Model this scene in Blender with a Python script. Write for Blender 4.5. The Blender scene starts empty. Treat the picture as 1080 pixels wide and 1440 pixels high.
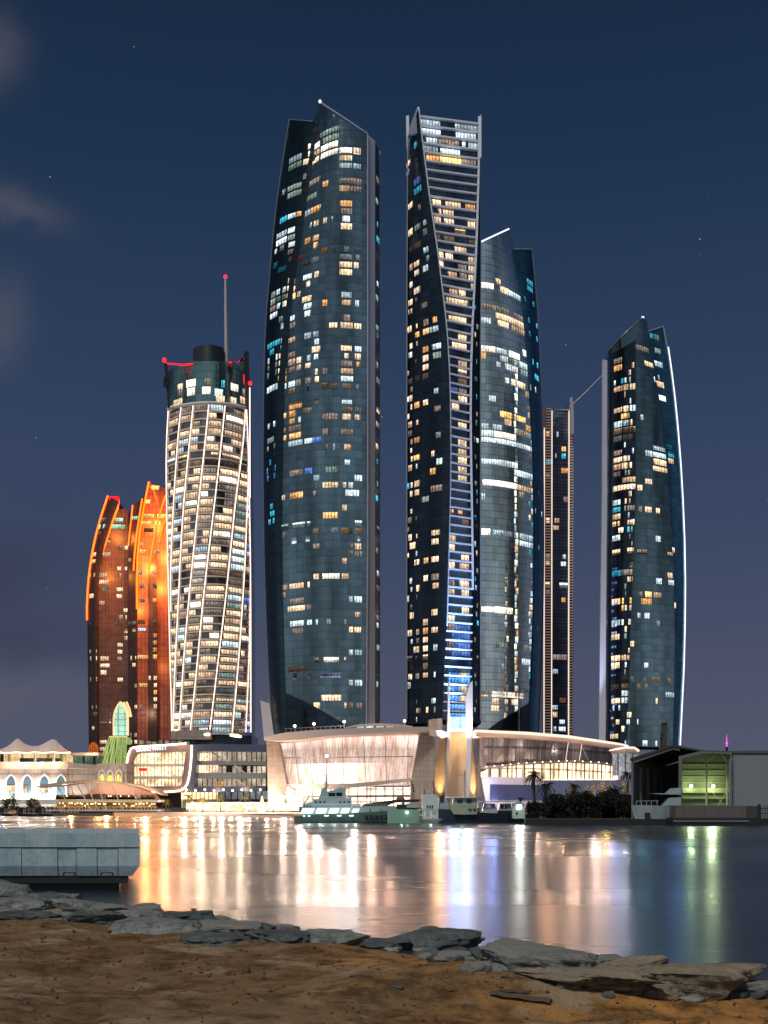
# Night waterfront: five curved glass towers, hotels, podium, harbour and a rocky sand shore
import bpy, bmesh, math, random
from mathutils import Vector, noise
R = random.Random(7)
SC = bpy.context.scene
SUN_E = 1.7; STREAK_E = 2500; WR = (.19, .265, .33)
COL = SC.collection
F, CX, HZ, EYE = 1620.0, 540.0, 1136.0, 3.0      # focal length and horizon in photo pixels, eye height in metres
WL = {}
SHEAR = [0, 0]

def P(px, py, Y): return Vector(((px-CX)*Y/F, Y, EYE+(HZ-py)*Y/F))
def PX(v): return CX+v[0]*F/v[1]
def zpy(py, Y): return EYE+(HZ-py)*Y/F
def xpx(px, Y): return (px-CX)*Y/F
def interp(pts, v):
    if v <= pts[0][0]: return pts[0][1]
    for (a, b), (c, d) in zip(pts, pts[1:]):
        if v <= c: return b+(d-b)*(v-a)/(c-a) if c != a else d
    return pts[-1][1]
def tag(o, label=None, cat=None, group=None, kind=None):
    if label: o['label'] = label
    if cat: o['category'] = cat
    if group: o['group'] = group
    if kind: o['kind'] = kind
    return o
def thing(name, loc, label, cat, group=None):
    o = bpy.data.objects.new(name, None); COL.objects.link(o)
    o.location = loc; o.empty_display_size = 1
    WL[o] = Vector(loc)
    return tag(o, label, cat, group)

class MB:
    def __init__(s): s.v = []; s.f = []; s.m = []
    def add(s, vs, fs, m=0):
        n = len(s.v); s.v += [tuple(v) for v in vs]
        for f in fs: s.f.append([i+n for i in f]); s.m.append(m)
        return s
    def quad(s, a, b, c, d, m=0): return s.add([a, b, c, d], [(0, 1, 2, 3)], m)
    def box(s, x0, x1, y0, y1, z0, z1, m=0):
        return s.add([(x0,y0,z0),(x1,y0,z0),(x1,y1,z0),(x0,y1,z0),(x0,y0,z1),(x1,y0,z1),(x1,y1,z1),(x0,y1,z1)],
                     [(0,3,2,1),(4,5,6,7),(0,1,5,4),(1,2,6,5),(2,3,7,6),(3,0,4,7)], m)
    def pbox(s, px0, px1, py0, py1, Y, d, m=0):      # measured box: photo rectangle seen at distance Y, real depth d
        return s.box(xpx(px0, Y), xpx(px1, Y), Y, Y+d, zpy(py1, Y), zpy(py0, Y), m)
    def prism(s, pts, y0, y1, m=0):                  # polygon of (x,z) extruded in y
        n = len(pts)
        vs = [(x, y0, z) for x, z in pts]+[(x, y1, z) for x, z in pts]
        fs = [tuple(range(n)), tuple(range(2*n-1, n-1, -1))]
        fs += [(i, i+n, (i+1) % n+n, (i+1) % n) for i in range(n)]
        return s.add(vs, fs, m)
    def pprism(s, pts, Y, d, m=0): return s.prism([(xpx(a, Y), zpy(b, Y)) for a, b in pts], Y, Y+d, m)
    def tube(s, path, r, n=6, m=0, cap=True):
        path = [Vector(p) for p in path]; k = len(path)
        rs = r if isinstance(r, (list, tuple)) else [r]*k
        vs = []
        for i, p in enumerate(path):
            t = (path[min(i+1, k-1)]-path[max(i-1, 0)])
            t = t.normalized() if t.length > 1e-9 else Vector((0, 0, 1))
            u = t.cross(Vector((0, 1, 0)));
            if u.length < 1e-3: u = t.cross(Vector((1, 0, 0)))
            u.normalize(); w = t.cross(u)
            for j in range(n):
                a = 2*math.pi*j/n+math.pi/n
                vs.append(p+(u*math.cos(a)+w*math.sin(a))*rs[i])
        fs = [(i*n+j, i*n+(j+1) % n, (i+1)*n+(j+1) % n, (i+1)*n+j) for i in range(k-1) for j in range(n)]
        if cap: fs += [tuple(range(n))[::-1], tuple(range((k-1)*n, k*n))]
        return s.add(vs, fs, m)
    def lathe(s, prof, c, n=24, m=0, sx=1, sy=1):    # prof: (r,z)
        vs = []
        for r, z in prof:
            for j in range(n):
                a = 2*math.pi*j/n
                vs.append((c[0]+r*math.cos(a)*sx, c[1]+r*math.sin(a)*sy, c[2]+z))
        k = len(prof)
        fs = [(i*n+j, i*n+(j+1) % n, (i+1)*n+(j+1) % n, (i+1)*n+j) for i in range(k-1) for j in range(n)]
        fs += [tuple(range(n))[::-1], tuple(range((k-1)*n, k*n))]
        return s.add(vs, fs, m)
    def ball(s, c, r, m=0, n=8): 
        return s.lathe([(r*math.sin(math.pi*i/5)+1e-4, -r*math.cos(math.pi*i/5)) for i in range(6)], c, n, m)
    def build(s, name, mats, parent=None, smooth=False, hv=None, **kw):
        if SHEAR[0]: s.v = [(x+(y-SHEAR[1])*SHEAR[0], y, z) for x, y, z in s.v]     # buildings set askew to the view
        if not isinstance(mats, (list, tuple)): mats = [mats]
        xs, ys, zs = zip(*s.v)
        c = Vector(((min(xs)+max(xs))/2, (min(ys)+max(ys))/2, min(zs)))
        me = bpy.data.meshes.new(name)
        me.from_pydata([(x-c.x, y-c.y, z-c.z) for x, y, z in s.v], [], s.f)
        for m in mats: me.materials.append(m)
        me.polygons.foreach_set('material_index', s.m)
        if smooth: me.polygons.foreach_set('use_smooth', [True]*len(s.f))
        if hv:
            at_ = me.attributes.new('h', 'FLOAT', 'POINT'); at_.data.foreach_set('value', hv)
        me.update()
        o = bpy.data.objects.new(name, me); COL.objects.link(o)
        WL[o] = c
        if parent: o.parent = parent; o.location = c-WL[parent]
        else: o.location = c
        return tag(o, **kw)

def split_build(mb, name, mat, parent):
    """one object for every loose piece collected in mb"""
    par = list(range(len(mb.v)))
    def fd(a):
        while par[a] != a: par[a] = par[par[a]]; a = par[a]
        return a
    for f in mb.f:
        for q in f[1:]: par[fd(q)] = fd(f[0])
    groups = {}
    for f in mb.f: groups.setdefault(fd(f[0]), []).append(f)
    for fs in groups.values():
        ids = sorted({q for f in fs for q in f}); mp = {q: i for i, q in enumerate(ids)}
        MB().add([mb.v[q] for q in ids], [tuple(mp[q] for q in f) for f in fs]).build(name, mat, parent)
# ------------------------------------------------------------------ node helpers
def newmat(name):
    m = bpy.data.materials.new(name); m.use_nodes = True
    nt = m.node_tree; nt.nodes.clear()
    out = nt.nodes.new('ShaderNodeOutputMaterial')
    return m, nt, out
def nd(nt, t, **kw):
    n = nt.nodes.new(t)
    for k, v in kw.items():
        if k.startswith('i_'):
            key = k[2:].replace('_', ' ')
            n.inputs[key].default_value = v
        else: setattr(n, k, v)
    return n
def math_(nt, op, a, b=None, c=None):
    n = nt.nodes.new('ShaderNodeMath'); n.operation = op
    for i, v in enumerate((a, b, c)):
        if v is None: continue
        if isinstance(v, (int, float)): n.inputs[i].default_value = v
        else: nt.links.new(v, n.inputs[i])
    return n.outputs[0]
def ramp(nt, fac, stops, interp_='LINEAR'):
    n = nt.nodes.new('ShaderNodeValToRGB'); e = n.color_ramp.elements
    n.color_ramp.interpolation = interp_
    while len(e) < len(stops): e.new(0.5)
    for q, (p, c) in zip(e, stops):
        q.position = p; q.color = (c[0], c[1], c[2], 1) if isinstance(c, (tuple, list)) else (c, c, c, 1)
    nt.links.new(fac, n.inputs[0]); return n.outputs[0]
def noise_(nt, vec, scale, detail=3, rough=.5, map_=None):
    if map_:
        mp = nd(nt, 'ShaderNodeMapping'); mp.inputs['Scale'].default_value = map_
        nt.links.new(vec, mp.inputs[0]); vec = mp.outputs[0]
    n = nd(nt, 'ShaderNodeTexNoise'); n.inputs['Scale'].default_value = scale
    n.inputs['Detail'].default_value = detail; n.inputs['Roughness'].default_value = rough
    nt.links.new(vec, n.inputs['Vector']); return n.outputs['Fac']
def mixc(nt, fac, a, b, mode='MIX'):
    n = nt.nodes.new('ShaderNodeMix'); n.data_type = 'RGBA'; n.blend_type = mode
    for sock, v in ((n.inputs[0], fac), (n.inputs[6], a), (n.inputs[7], b)):
        if isinstance(v, (int, float)): sock.default_value = v
        elif isinstance(v, (tuple, list)): sock.default_value = (*v[:3], 1)
        else: nt.links.new(v, sock)
    return n.outputs[2]
def pos(nt): return nd(nt, 'ShaderNodeNewGeometry').outputs['Position']
def plain(name, col, rough=.6, metal=0., var=.25, scale=.4, bump=0., emit=None, es=0., col2=None):
    m, nt, out = newmat(name)
    b = nd(nt, 'ShaderNodeBsdfPrincipled'); p = pos(nt)
    n = noise_(nt, p, scale, 5, .6)
    c2 = col2 or tuple(c*(1-var) for c in col)
    nt.links.new(mixc(nt, n, tuple(c*(1+var*.6) for c in col), c2), b.inputs['Base Color'])
    b.inputs['Roughness'].default_value = rough; b.inputs['Metallic'].default_value = metal
    if bump:
        bp = nd(nt, 'ShaderNodeBump'); bp.inputs['Strength'].default_value = bump
        nt.links.new(noise_(nt, p, scale*8, 6, .65), bp.inputs['Height']); nt.links.new(bp.outputs[0], b.inputs['Normal'])
    if emit:
        b.inputs['Emission Color'].default_value = (*emit, 1); b.inputs['Emission Strength'].default_value = es
    nt.links.new(b.outputs[0], out.inputs[0]); return m
def emis(name, col, s, sample=False):
    m, nt, out = newmat(name)
    e = nd(nt, 'ShaderNodeEmission'); e.inputs[0].default_value = (*col, 1); e.inputs[1].default_value = s
    nt.links.new(e.outputs[0], out.inputs[0])
    m.cycles.emission_sampling = 'AUTO' if sample else 'NONE'
    return m
def panelled(name, col, px_, pz_, rough=.7):
    m, nt, out = newmat(name); p = pos(nt); sp = nd(nt, 'ShaderNodeSeparateXYZ'); nt.links.new(p, sp.inputs[0])
    l = math_(nt, 'MAXIMUM', lines(nt, math_(nt, 'ADD', sp.outputs[0], math_(nt, 'MULTIPLY', sp.outputs[1], .6)), px_, .035), lines(nt, sp.outputs[2], pz_, .06))
    n = noise_(nt, p, .3, 5, .6); n2 = noise_(nt, p, .5, 4, .6, (2.5, 1, .2))
    b = nd(nt, 'ShaderNodeBsdfPrincipled'); b.inputs['Roughness'].default_value = rough
    f = math_(nt, 'MULTIPLY', math_(nt, 'SUBTRACT', 1., math_(nt, 'MULTIPLY', l, .4)), math_(nt, 'MULTIPLY', ramp(nt, n, [(.3, .85), (.7, 1.12)]), ramp(nt, n2, [(.35, .85), (.65, 1.1)])))
    cc = nd(nt, 'ShaderNodeVectorMath', operation='SCALE'); cc.inputs[0].default_value = col; nt.links.new(f, cc.inputs['Scale'])
    nt.links.new(cc.outputs[0], b.inputs['Base Color']); nt.links.new(b.outputs[0], out.inputs[0]); return m
def lines(nt, coord, pitch, frac):                   # 1 on a thin line every pitch
    f = math_(nt, 'FRACT', math_(nt, 'DIVIDE', coord, pitch))
    return math_(nt, 'LESS_THAN', f, frac)
def lit(name, col, s, pitch=1.35, var=1., dark=.12, sample=False, nscale=.8, zp=None):
    """lit room seen through a window: mullions, curtains and lamps vary its brightness"""
    m, nt, out = newmat(name); p = pos(nt)
    sp = nd(nt, 'ShaderNodeSeparateXYZ'); nt.links.new(p, sp.inputs[0])
    ln = lines(nt, sp.outputs[0], pitch, .2)
    hl = lines(nt, sp.outputs[2], zp or 60, .12)
    mul = math_(nt, 'MAXIMUM', ln, hl)
    n1 = noise_(nt, p, nscale, 2, .6); n2 = noise_(nt, p, .11, 1, .5); n3 = noise_(nt, p, 2.2, 2, .7, (1.6, 1, .5))
    br = math_(nt, 'MULTIPLY', ramp(nt, n1, [(.28, .55), (.5, .95), (.68, 1.35)]), ramp(nt, n2, [(.35, .6), (.65, 1.35)]))
    br = math_(nt, 'MULTIPLY', br, ramp(nt, n3, [(.34, .62), (.5, 1.), (.7, 1.18)]))
    br = math_(nt, 'ADD', math_(nt, 'MULTIPLY', br, var), 1-var)
    at_ = nd(nt, 'ShaderNodeAttribute'); at_.attribute_name = 'h'
    br = math_(nt, 'MULTIPLY', br, ramp(nt, math_(nt, 'MULTIPLY', at_.outputs['Fac'], .5), [(0., 1.), (.45, 1.), (.5, .6), (.72, .85), (.88, 1.25), (1., 1.1)]))   # rooms brighten towards the ceiling lamps
    k = math_(nt, 'SUBTRACT', 1., math_(nt, 'MULTIPLY', mul, 1-dark))
    br = math_(nt, 'MULTIPLY', math_(nt, 'MULTIPLY', br, k), s)
    e = nd(nt, 'ShaderNodeEmission')
    c2 = tuple(min(1, c*1.2+.03) for c in col)
    nt.links.new(mixc(nt, ramp(nt, n1, [(.4, 0.), (.65, 1.)]), col, c2), e.inputs[0]); nt.links.new(br, e.inputs[1])
    nt.links.new(e.outputs[0], out.inputs[0])
    m.cycles.emission_sampling = 'AUTO' if sample else 'NONE'
    return m
def facade(name, col, rough=.16, metal=.85, fh=3.3, pitch=1.6, streak=.5, line=.22, glow=None, gs=0.):
    """dark curtain-wall glass with fine mullions"""
    m, nt, out = newmat(name); p = pos(nt)
    sp = nd(nt, 'ShaderNodeSeparateXYZ'); nt.links.new(p, sp.inputs[0])
    v = lines(nt, sp.outputs[0], pitch, .13); h = lines(nt, sp.outputs[2], fh, .16)
    ln = math_(nt, 'MAXIMUM', v, h)
    n1 = noise_(nt, p, .085, 3, .55, (1, 1, .09)); n2 = noise_(nt, p, .5, 1, .5, (1, 1, 1))
    pane = nd(nt, 'ShaderNodeTexWhiteNoise'); pane.noise_dimensions = '3D'
    mp = nd(nt, 'ShaderNodeVectorMath', operation='FLOOR'); sc = nd(nt, 'ShaderNodeVectorMath', operation='DIVIDE')
    nt.links.new(p, sc.inputs[0]); sc.inputs[1].default_value = (pitch*2, 60, fh); nt.links.new(sc.outputs[0], mp.inputs[0]); nt.links.new(mp.outputs[0], pane.inputs[0])
    f = ramp(nt, n1, [(.32, 1-streak*1.15), (.5, 1.), (.66, 1+streak*1.2)])  # soft vertical reflections put into the glass colour
    f = math_(nt, 'MULTIPLY', f, math_(nt, 'ADD', .82, math_(nt, 'MULTIPLY', pane.outputs[0], .34)))
    f = math_(nt, 'MULTIPLY', f, math_(nt, 'SUBTRACT', 1., math_(nt, 'MULTIPLY', ln, line)))
    b = nd(nt, 'ShaderNodeBsdfPrincipled')
    cc = nd(nt, 'ShaderNodeVectorMath', operation='SCALE'); cc.inputs[0].default_value = col; nt.links.new(f, cc.inputs['Scale'])
    nt.links.new(cc.outputs[0], b.inputs['Base Color'])
    b.inputs['Roughness'].default_value = rough; b.inputs['Metallic'].default_value = metal
    bp = nd(nt, 'ShaderNodeBump'); bp.inputs['Strength'].default_value = .25; bp.inputs['Distance'].default_value = .5
    nt.links.new(n2, bp.inputs['Height']); nt.links.new(bp.outputs[0], b.inputs['Normal'])
    nt.links.new(b.outputs[0], out.inputs[0]); return m

WC = {'s': lit('lit_soft_warm', (.9, .56, .36), .8), 'k': lit('lit_soft_cool', (.55, .74, .84), .7), 'w': lit('lit_warm', (1, .64, .40), 1.45), 'o': lit('lit_orange', (1, .44, .15), 1.25), 'c': lit('lit_cool', (.70, .90, 1), 1.3),
      't': lit('lit_teal', (.05, .5, .72), .95), 'g': lit('lit_green_grey', (.45, .62, .54), .5), 'b': lit('lit_blue', (.12, .24, .75), .8),
      'd': lit('lit_dim', (.62, .48, .40), .42), 'r': lit('lit_red', (1, .1, .06), 1.1), 'p': lit('lit_bright', (1, .80, .66), 2.4, dark=.3),
      'O': lit('lit_strong_orange', (1, .5, .16), 2.6), 'G': lit('lit_mint', (.45, 1, .62), 1.3), 'Y': lit('lit_yellow', (1, .6, .12), 1.8),
      'B': lit('blue_flood_glow', (.12, .36, 1), 1.7), 'v': lit('lit_violet', (.45, .55, 1), 1.3)}
M = dict(
    glass=facade('teal_glass', (.145, .222, .262)), glass_dark=facade('dark_glass', (.03, .055, .07), streak=.35),  # darker and paler glass puts each face's reflections into its colour
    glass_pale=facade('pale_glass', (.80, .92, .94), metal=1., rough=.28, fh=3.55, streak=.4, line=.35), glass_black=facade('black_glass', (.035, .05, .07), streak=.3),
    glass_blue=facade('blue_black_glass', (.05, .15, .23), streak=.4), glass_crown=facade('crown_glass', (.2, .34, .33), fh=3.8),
    fin=plain('pale_fin', (.42, .42, .48), .5, .1, .12, .05), frame=plain('grey_frame', (.66, .70, .80), .5, 0, .1, .1),
    edge=plain('edge_trim', (.22, .25, .3), .4, .4), dark=plain('dark_metal', (.02, .022, .025), .5),
    stone=plain('red_brown_stone', (.2, .055, .035), .4, .1, .3, .2), stone_dark=plain('dark_brown_glass', (.03, .014, .014), .25, .2),
    concrete=panelled('podium_concrete', (.34, .29, .265), 4.2, 2.1), white=plain('white_paint', (.72, .72, .74), .5, 0, .08, .3),
    cream=panelled('cream_plaster', (.6, .49, .41), 7.5, 9.), slab=plain('pale_slab', (.5, .46, .42), .6, 0, .15, .4),
    hull_navy=plain('navy_hull', (.03, .05, .075), .4, 0, .3, .6), hull_green=plain('grey_green_hull', (.15, .22, .19), .5, 0, .2, .5),
    ship=plain('ship_grey', (.30, .38, .42), .5, 0, .15, .6), olive=plain('olive_deckhouse', (.32, .36, .27), .6, 0, .15, .6),
    led_w=emis('warm_led', (1, .62, .36), 7, True), led_o=emis('orange_led', (1, .085, .006), 6., True), led_white=emis('white_led', (.85, .9, 1), 1.5),
    led_pink=emis('pinkish_led', (1, .76, .62), 1.35), red=emis('red_beacon', (1, .012, .02), 4, True), redtube=emis('red_neon', (1, .01, .015), 2.2, True),
    lamp=emis('lamp_white', (1, .82, .6), 160, True), lampcool=emis('lamp_cool', (.75, .92, 1), 22, True), magenta=emis('magenta_light', (1, .08, .7), 2.2),
)
# ------------------------------------------------------------------ camera
cam = bpy.data.cameras.new('camera'); co = bpy.data.objects.new('camera', cam); COL.objects.link(co)
co.location = (0, 0, EYE); co.rotation_euler = (math.radians(90), 0, 0)
cam.sensor_fit = 'VERTICAL'; cam.sensor_height = 36; cam.lens = F/1440*36
cam.shift_y = (HZ-720)/1440; cam.clip_start = .5; cam.clip_end = 20000
SC.camera = co
SC.view_settings.view_transform = 'Standard'; SC.view_settings.look = 'None'; SC.view_settings.exposure = 0; SC.view_settings.gamma = 1
SC.cycles.use_denoising = True; SC.cycles.max_bounces = 6; SC.cycles.sample_clamp_indirect = 14
SC.cycles.use_light_tree = True
# ------------------------------------------------------------------ night sky
w = bpy.data.worlds.new('World'); SC.world = w; w.use_nodes = True
nt = w.node_tree; nt.nodes.clear()
wo = nd(nt, 'ShaderNodeOutputWorld'); bg = nd(nt, 'ShaderNodeBackground')
tc = nd(nt, 'ShaderNodeTexCoord').outputs['Generated']
sp = nd(nt, 'ShaderNodeSeparateXYZ'); nt.links.new(tc, sp.inputs[0])
front = ramp(nt, sp.outputs[2], [(0., (.100, .105, .158)), (.08, (.080, .090, .145)), (.2, (.050, .069, .130)), (.36, (.0255, .049, .106)), (.5, (.0135, .032, .074)), (.62, (.008, .020, .048)), (1., (.004, .010, .025))])
back = ramp(nt, sp.outputs[2], [(0., (.31, .32, .34)), (.12, (.27, .30, .33)), (.3, (.19, .235, .28)), (.6, (.08, .11, .15)), (1., (.012, .02, .035))])
bk = math_(nt, 'MULTIPLY_ADD', sp.outputs[1], -1.2, .45); bk = ramp(nt, bk, [(0., 0.), (1., 1.)])
sky = mixc(nt, bk, front, back)
# thin drifting cloud on the left, violet-grey
cn = noise_(nt, tc, 3.1, 5, .55, (1, 1, 1.5)); cn2 = noise_(nt, tc, 1.35, 3, .5, (1.3, 1, 1.9))
lm = ramp(nt, math_(nt, 'MULTIPLY', sp.outputs[0], -1.), [(.17, 0.), (.30, 1.)])
cm = math_(nt, 'MULTIPLY', ramp(nt, cn, [(.46, 0.), (.62, 1.)]), lm)
uu = math_(nt, 'DIVIDE', sp.outputs[0], math_(nt, 'MAXIMUM', sp.outputs[1], .05)); vv = math_(nt, 'DIVIDE', sp.outputs[2], math_(nt, 'MAXIMUM', sp.outputs[1], .05))
wn_ = noise_(nt, tc, 9., 5, .6, (1, 1, 1.)); wob = math_(nt, 'MULTIPLY', math_(nt, 'SUBTRACT', wn_, .5), .07)
def blob(px, py, a, b, sk=0.):
    du = math_(nt, 'ADD', math_(nt, 'SUBTRACT', uu, (px-CX)/F), wob); dv = math_(nt, 'SUBTRACT', math_(nt, 'ADD', math_(nt, 'SUBTRACT', vv, (HZ-py)/F), wob), math_(nt, 'MULTIPLY', du, sk))
    q = math_(nt, 'ADD', math_(nt, 'POWER', math_(nt, 'ABSOLUTE', math_(nt, 'DIVIDE', du, a/F)), 2.), math_(nt, 'POWER', math_(nt, 'ABSOLUTE', math_(nt, 'DIVIDE', dv, b/F)), 2.))
    return math_(nt, 'EXPONENT', math_(nt, 'MULTIPLY', q, -1.))
cm = math_(nt, 'MULTIPLY', math_(nt, 'MINIMUM', math_(nt, 'ADD', math_(nt, 'ADD', blob(-5, 70, 36, 50), blob(25, 292, 60, 26, -.45)), math_(nt, 'ADD', blob(0, 455, 34, 60), blob(40, 985, 240, 40))), 1.), ramp(nt, wn_, [(.3, .35), (.6, 1.)]))
sky = mixc(nt, math_(nt, 'MULTIPLY', cm, .55), sky, (.125, .12, .145))
dm = math_(nt, 'MULTIPLY', math_(nt, 'MINIMUM', math_(nt, 'ADD', blob(10, 800, 130, 70), blob(40, 905, 190, 40)), 1.), ramp(nt, wn_, [(.25, .4), (.6, 1.)]))
sky = mixc(nt, math_(nt, 'MULTIPLY', dm, .6), sky, (.034, .038, .066))
vo = nd(nt, 'ShaderNodeTexVoronoi'); vo.inputs['Scale'].default_value = 62; nt.links.new(tc, vo.inputs['Vector'])
sc_ = nd(nt, 'ShaderNodeSeparateColor'); nt.links.new(vo.outputs['Color'], sc_.inputs[0])
st = math_(nt, 'MULTIPLY', math_(nt, 'LESS_THAN', vo.outputs['Distance'], .032), math_(nt, 'GREATER_THAN', sc_.outputs[0], .72))
sky = mixc(nt, math_(nt, 'MULTIPLY', st, sc_.outputs[1]), sky, (.34, .37, .44))
nt.links.new(sky, bg.inputs[0]); bg.inputs[1].default_value = 1.
nt.links.new(bg.outputs[0], wo.inputs[0])
def lamp(kind, name, loc, energy, col, size=.5, rot=None, **kw):
    l = bpy.data.lights.new(name, kind); l.energy = energy; l.color = col
    if kind != 'SUN': 
        if kind == 'AREA': l.size = size
        else: l.shadow_soft_size = size
    for k, v in kw.items(): setattr(l, k, v)
    o = bpy.data.objects.new(name, l); COL.objects.link(o); o.location = loc
    if rot is not None: o.rotation_euler = rot
    return o
def aim(o, target): o.rotation_euler = (Vector(target)-o.location).to_track_quat('-Z', 'Y').to_euler(); return o
s = lamp('SUN', 'moon_glow', (0, 0, 100), SUN_E, (1, .94, .86), angle=math.radians(8)); s.rotation_euler = Vector((.5, 1, -1.35)).to_track_quat('-Z', 'Y').to_euler()

# ------------------------------------------------------------------ water
m, wn, out = newmat('harbour_water'); p = pos(wn)
b = nd(wn, 'ShaderNodeBsdfPrincipled'); b.inputs['IOR'].default_value = 1.33
b.inputs['Base Color'].default_value = (.012, .022, .036, 1)
st_ = noise_(wn, p, .028, 4, .55, (.32, 1, 1))
wn.links.new(ramp(wn, st_, [(.35, WR[0]), (.5, WR[1]), (.68, WR[2])]), b.inputs['Roughness'])
b.inputs['Specular IOR Level'].default_value = .5
bp = nd(wn, 'ShaderNodeBump'); bp.inputs['Strength'].default_value = .22; bp.inputs['Distance'].default_value = .05
wn.links.new(noise_(wn, p, 1.1, 4, .6, (.45, 1.6, 1)), bp.inputs['Height']); wn.links.new(bp.outputs[0], b.inputs['Normal'])
wn.links.new(b.outputs[0], out.inputs[0])
wb = MB(); wb.quad((-6000, -50, 0), (6000, -50, 0), (6000, 9000, 0), (-6000, 9000, 0)); wb.build('water', m, kind='structure')

# ------------------------------------------------------------------ foreground shore
SE = [(-30, 31), (-12, 25), (-7.3, 22), (-3, 19.3), (0, 16.7), (1.2, 15.2), (2.5, 13.4), (4.3, 12.9), (8, 12.3), (30, 11)]
WE = [(-30, 62), (-15.7, 45), (-7.5, 34.5), (-3.1, 29), (1.5, 24), (5.7, 21.8), (6.8, 20), (10, 17.5), (30, 15)]
def ground_z(x, y):
    e = interp(SE, x); wl = interp(WE, x)
    if y < e:
        z = .95+(e-y)*.036
        z += .26*math.exp(-((x-1.5)/2.0)**2-((y-12.6)/1.7)**2)       # loose orange mound
        z += .12*math.exp(-((x-3.5)/1.6)**2-((y-9.6)/.6)**2)
        z -= .14*math.exp(-((x-2.6)/2.4)**2-((y-10.7)/.55)**2)
        z -= .08*math.exp(-((x+2.5)/3)**2-((y-12)/1.)**2)
    else:
        t = (y-e)/(wl-e); z = .95*(1-t)-.12*math.sin(min(1, t)*math.pi)
        if t > 1: z = -(t-1)*3
    a = min(1, max(0, (e+2-y)/3))
    z += (.10*(noise.noise((x*.55, y*.55, 1))) + .05*noise.noise((x*1.7, y*1.7, 4)))*(.35+.65*a)
    z += (.03*noise.noise((x*5, y*5, 2))+.010*noise.noise((x*13, y*13, 7)))*(.6+.4*a)
    return z
def ground_hit(px, py):
    y = 5.
    while y < 70:
        v = P(px, py, y)
        if v.z <= ground_z(v.x, v.y): return v
        y += .03
    return P(px, py, 40)
ys = [4.]
while ys[-1] < 64: ys.append(ys[-1]+max(.05, ys[-1]*.0065))
gm = MB(); N = 340
for y in ys:
    wd = y*.62+6
    for i in range(N+1):
        x = -wd+2*wd*i/N; gm.v.append((x, y, ground_z(x, y)))
for j in range(len(ys)-1):
    for i in range(N):
        a = j*(N+1)+i; gm.f.append((a, a+1, a+N+2, a+N+1)); gm.m.append(0)
m, sn, out = newmat('sand'); p = pos(sn)
b = nd(sn, 'ShaderNodeBsdfPrincipled'); b.inputs['Roughness'].default_value = .95; b.inputs['Specular IOR Level'].default_value = .15
spx = nd(sn, 'ShaderNodeSeparateXYZ'); sn.links.new(p, spx.inputs[0])
big = noise_(sn, p, .35, 4, .6); mid = noise_(sn, p, 2.2, 6, .7); fine = noise_(sn, p, 22, 6, .75)
warm = ramp(sn, math_(sn, 'ADD', math_(sn, 'MULTIPLY', spx.outputs[0], .09), big), [(.38, 0.), (.7, 1.)])
c = mixc(sn, warm, (.26, .168, .09), (.55, .265, .078))
c = mixc(sn, ramp(sn, mid, [(.42, 0.), (.62, 1.)]), c, (.12, .066, .028))
c = mixc(sn, ramp(sn, noise_(sn, p, .9, 5, .65), [(.53, 0.), (.64, 1.)]), c, (.38, .285, .185))
c = mixc(sn, ramp(sn, fine, [(.62, 0.), (.72, .55)]), c, (.07, .05, .035))
low = ramp(sn, spx.outputs[2], [(.55, 1.), (.8, 0.)])
c = mixc(sn, low, c, (.035, .038, .038))
sn.links.new(c, b.inputs['Base Color'])
bp = nd(sn, 'ShaderNodeBump'); bp.inputs['Strength'].default_value = .8; bp.inputs['Distance'].default_value = .08
sn.links.new(math_(sn, 'ADD', mid, math_(sn, 'MULTIPLY', fine, .55)), bp.inputs['Height']); sn.links.new(bp.outputs[0], b.inputs['Normal'])
sn.links.new(b.outputs[0], out.inputs[0])
gm.build('sand_shore', m, smooth=True, kind='structure')

def rockmat(name, a, b_, top=None):
    m, rn, out = newmat(name); p = pos(rn)
    b = nd(rn, 'ShaderNodeBsdfPrincipled'); b.inputs['Roughness'].default_value = .8
    n1 = noise_(rn, p, 1.3, 6, .68, (1, 1, 2.6)); n2 = noise_(rn, p, 9, 5, .7)
    c = mixc(rn, ramp(rn, n1, [(.35, 0.), (.65, 1.)]), a, b_)
    c = mixc(rn, ramp(rn, n2, [(.3, .75), (.55, 0.)]), c, tuple(x*.25 for x in a))
    if top:
        nz = nd(rn, 'ShaderNodeSeparateXYZ'); g = nd(rn, 'ShaderNodeNewGeometry'); rn.links.new(g.outputs['Normal'], nz.inputs[0])
        c = mixc(rn, math_(rn, 'MULTIPLY', ramp(rn, nz.outputs[2], [(.6, 0.), (.9, 1.)]), ramp(rn, n1, [(.4, 1.), (.65, .2)])), c, top)   # dust settled on the flat top
    rn.links.new(c, b.inputs['Base Color'])
    bp = nd(rn, 'ShaderNodeBump'); bp.inputs['Strength'].default_value = 1.; bp.inputs['Distance'].default_value = .12
    rn.links.new(math_(rn, 'ADD', n1, math_(rn, 'MULTIPLY', n2, .5)), bp.inputs['Height']); rn.links.new(bp.outputs[0], b.inputs['Normal'])
    rn.links.new(b.outputs[0], out.inputs[0]); return m
RM = {'s': rockmat('slate_rock', (.13, .15, .145), (.34, .36, .34)), 'k': rockmat('dark_rock', (.055, .072, .076), (.15, .18, .185)),
      'b': rockmat('brown_rock', (.13, .105, .072), (.27, .225, .16), (.33, .27, .19)), 'p': rockmat('pale_rock', (.3, .33, .32), (.42, .44, .42)),
      'g': rockmat('grey_rock', (.13, .15, .15), (.24, .25, .24), (.27, .26, .22)), 'n': rockmat('earth_clod', (.16, .075, .03), (.22, .11, .05))}
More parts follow.
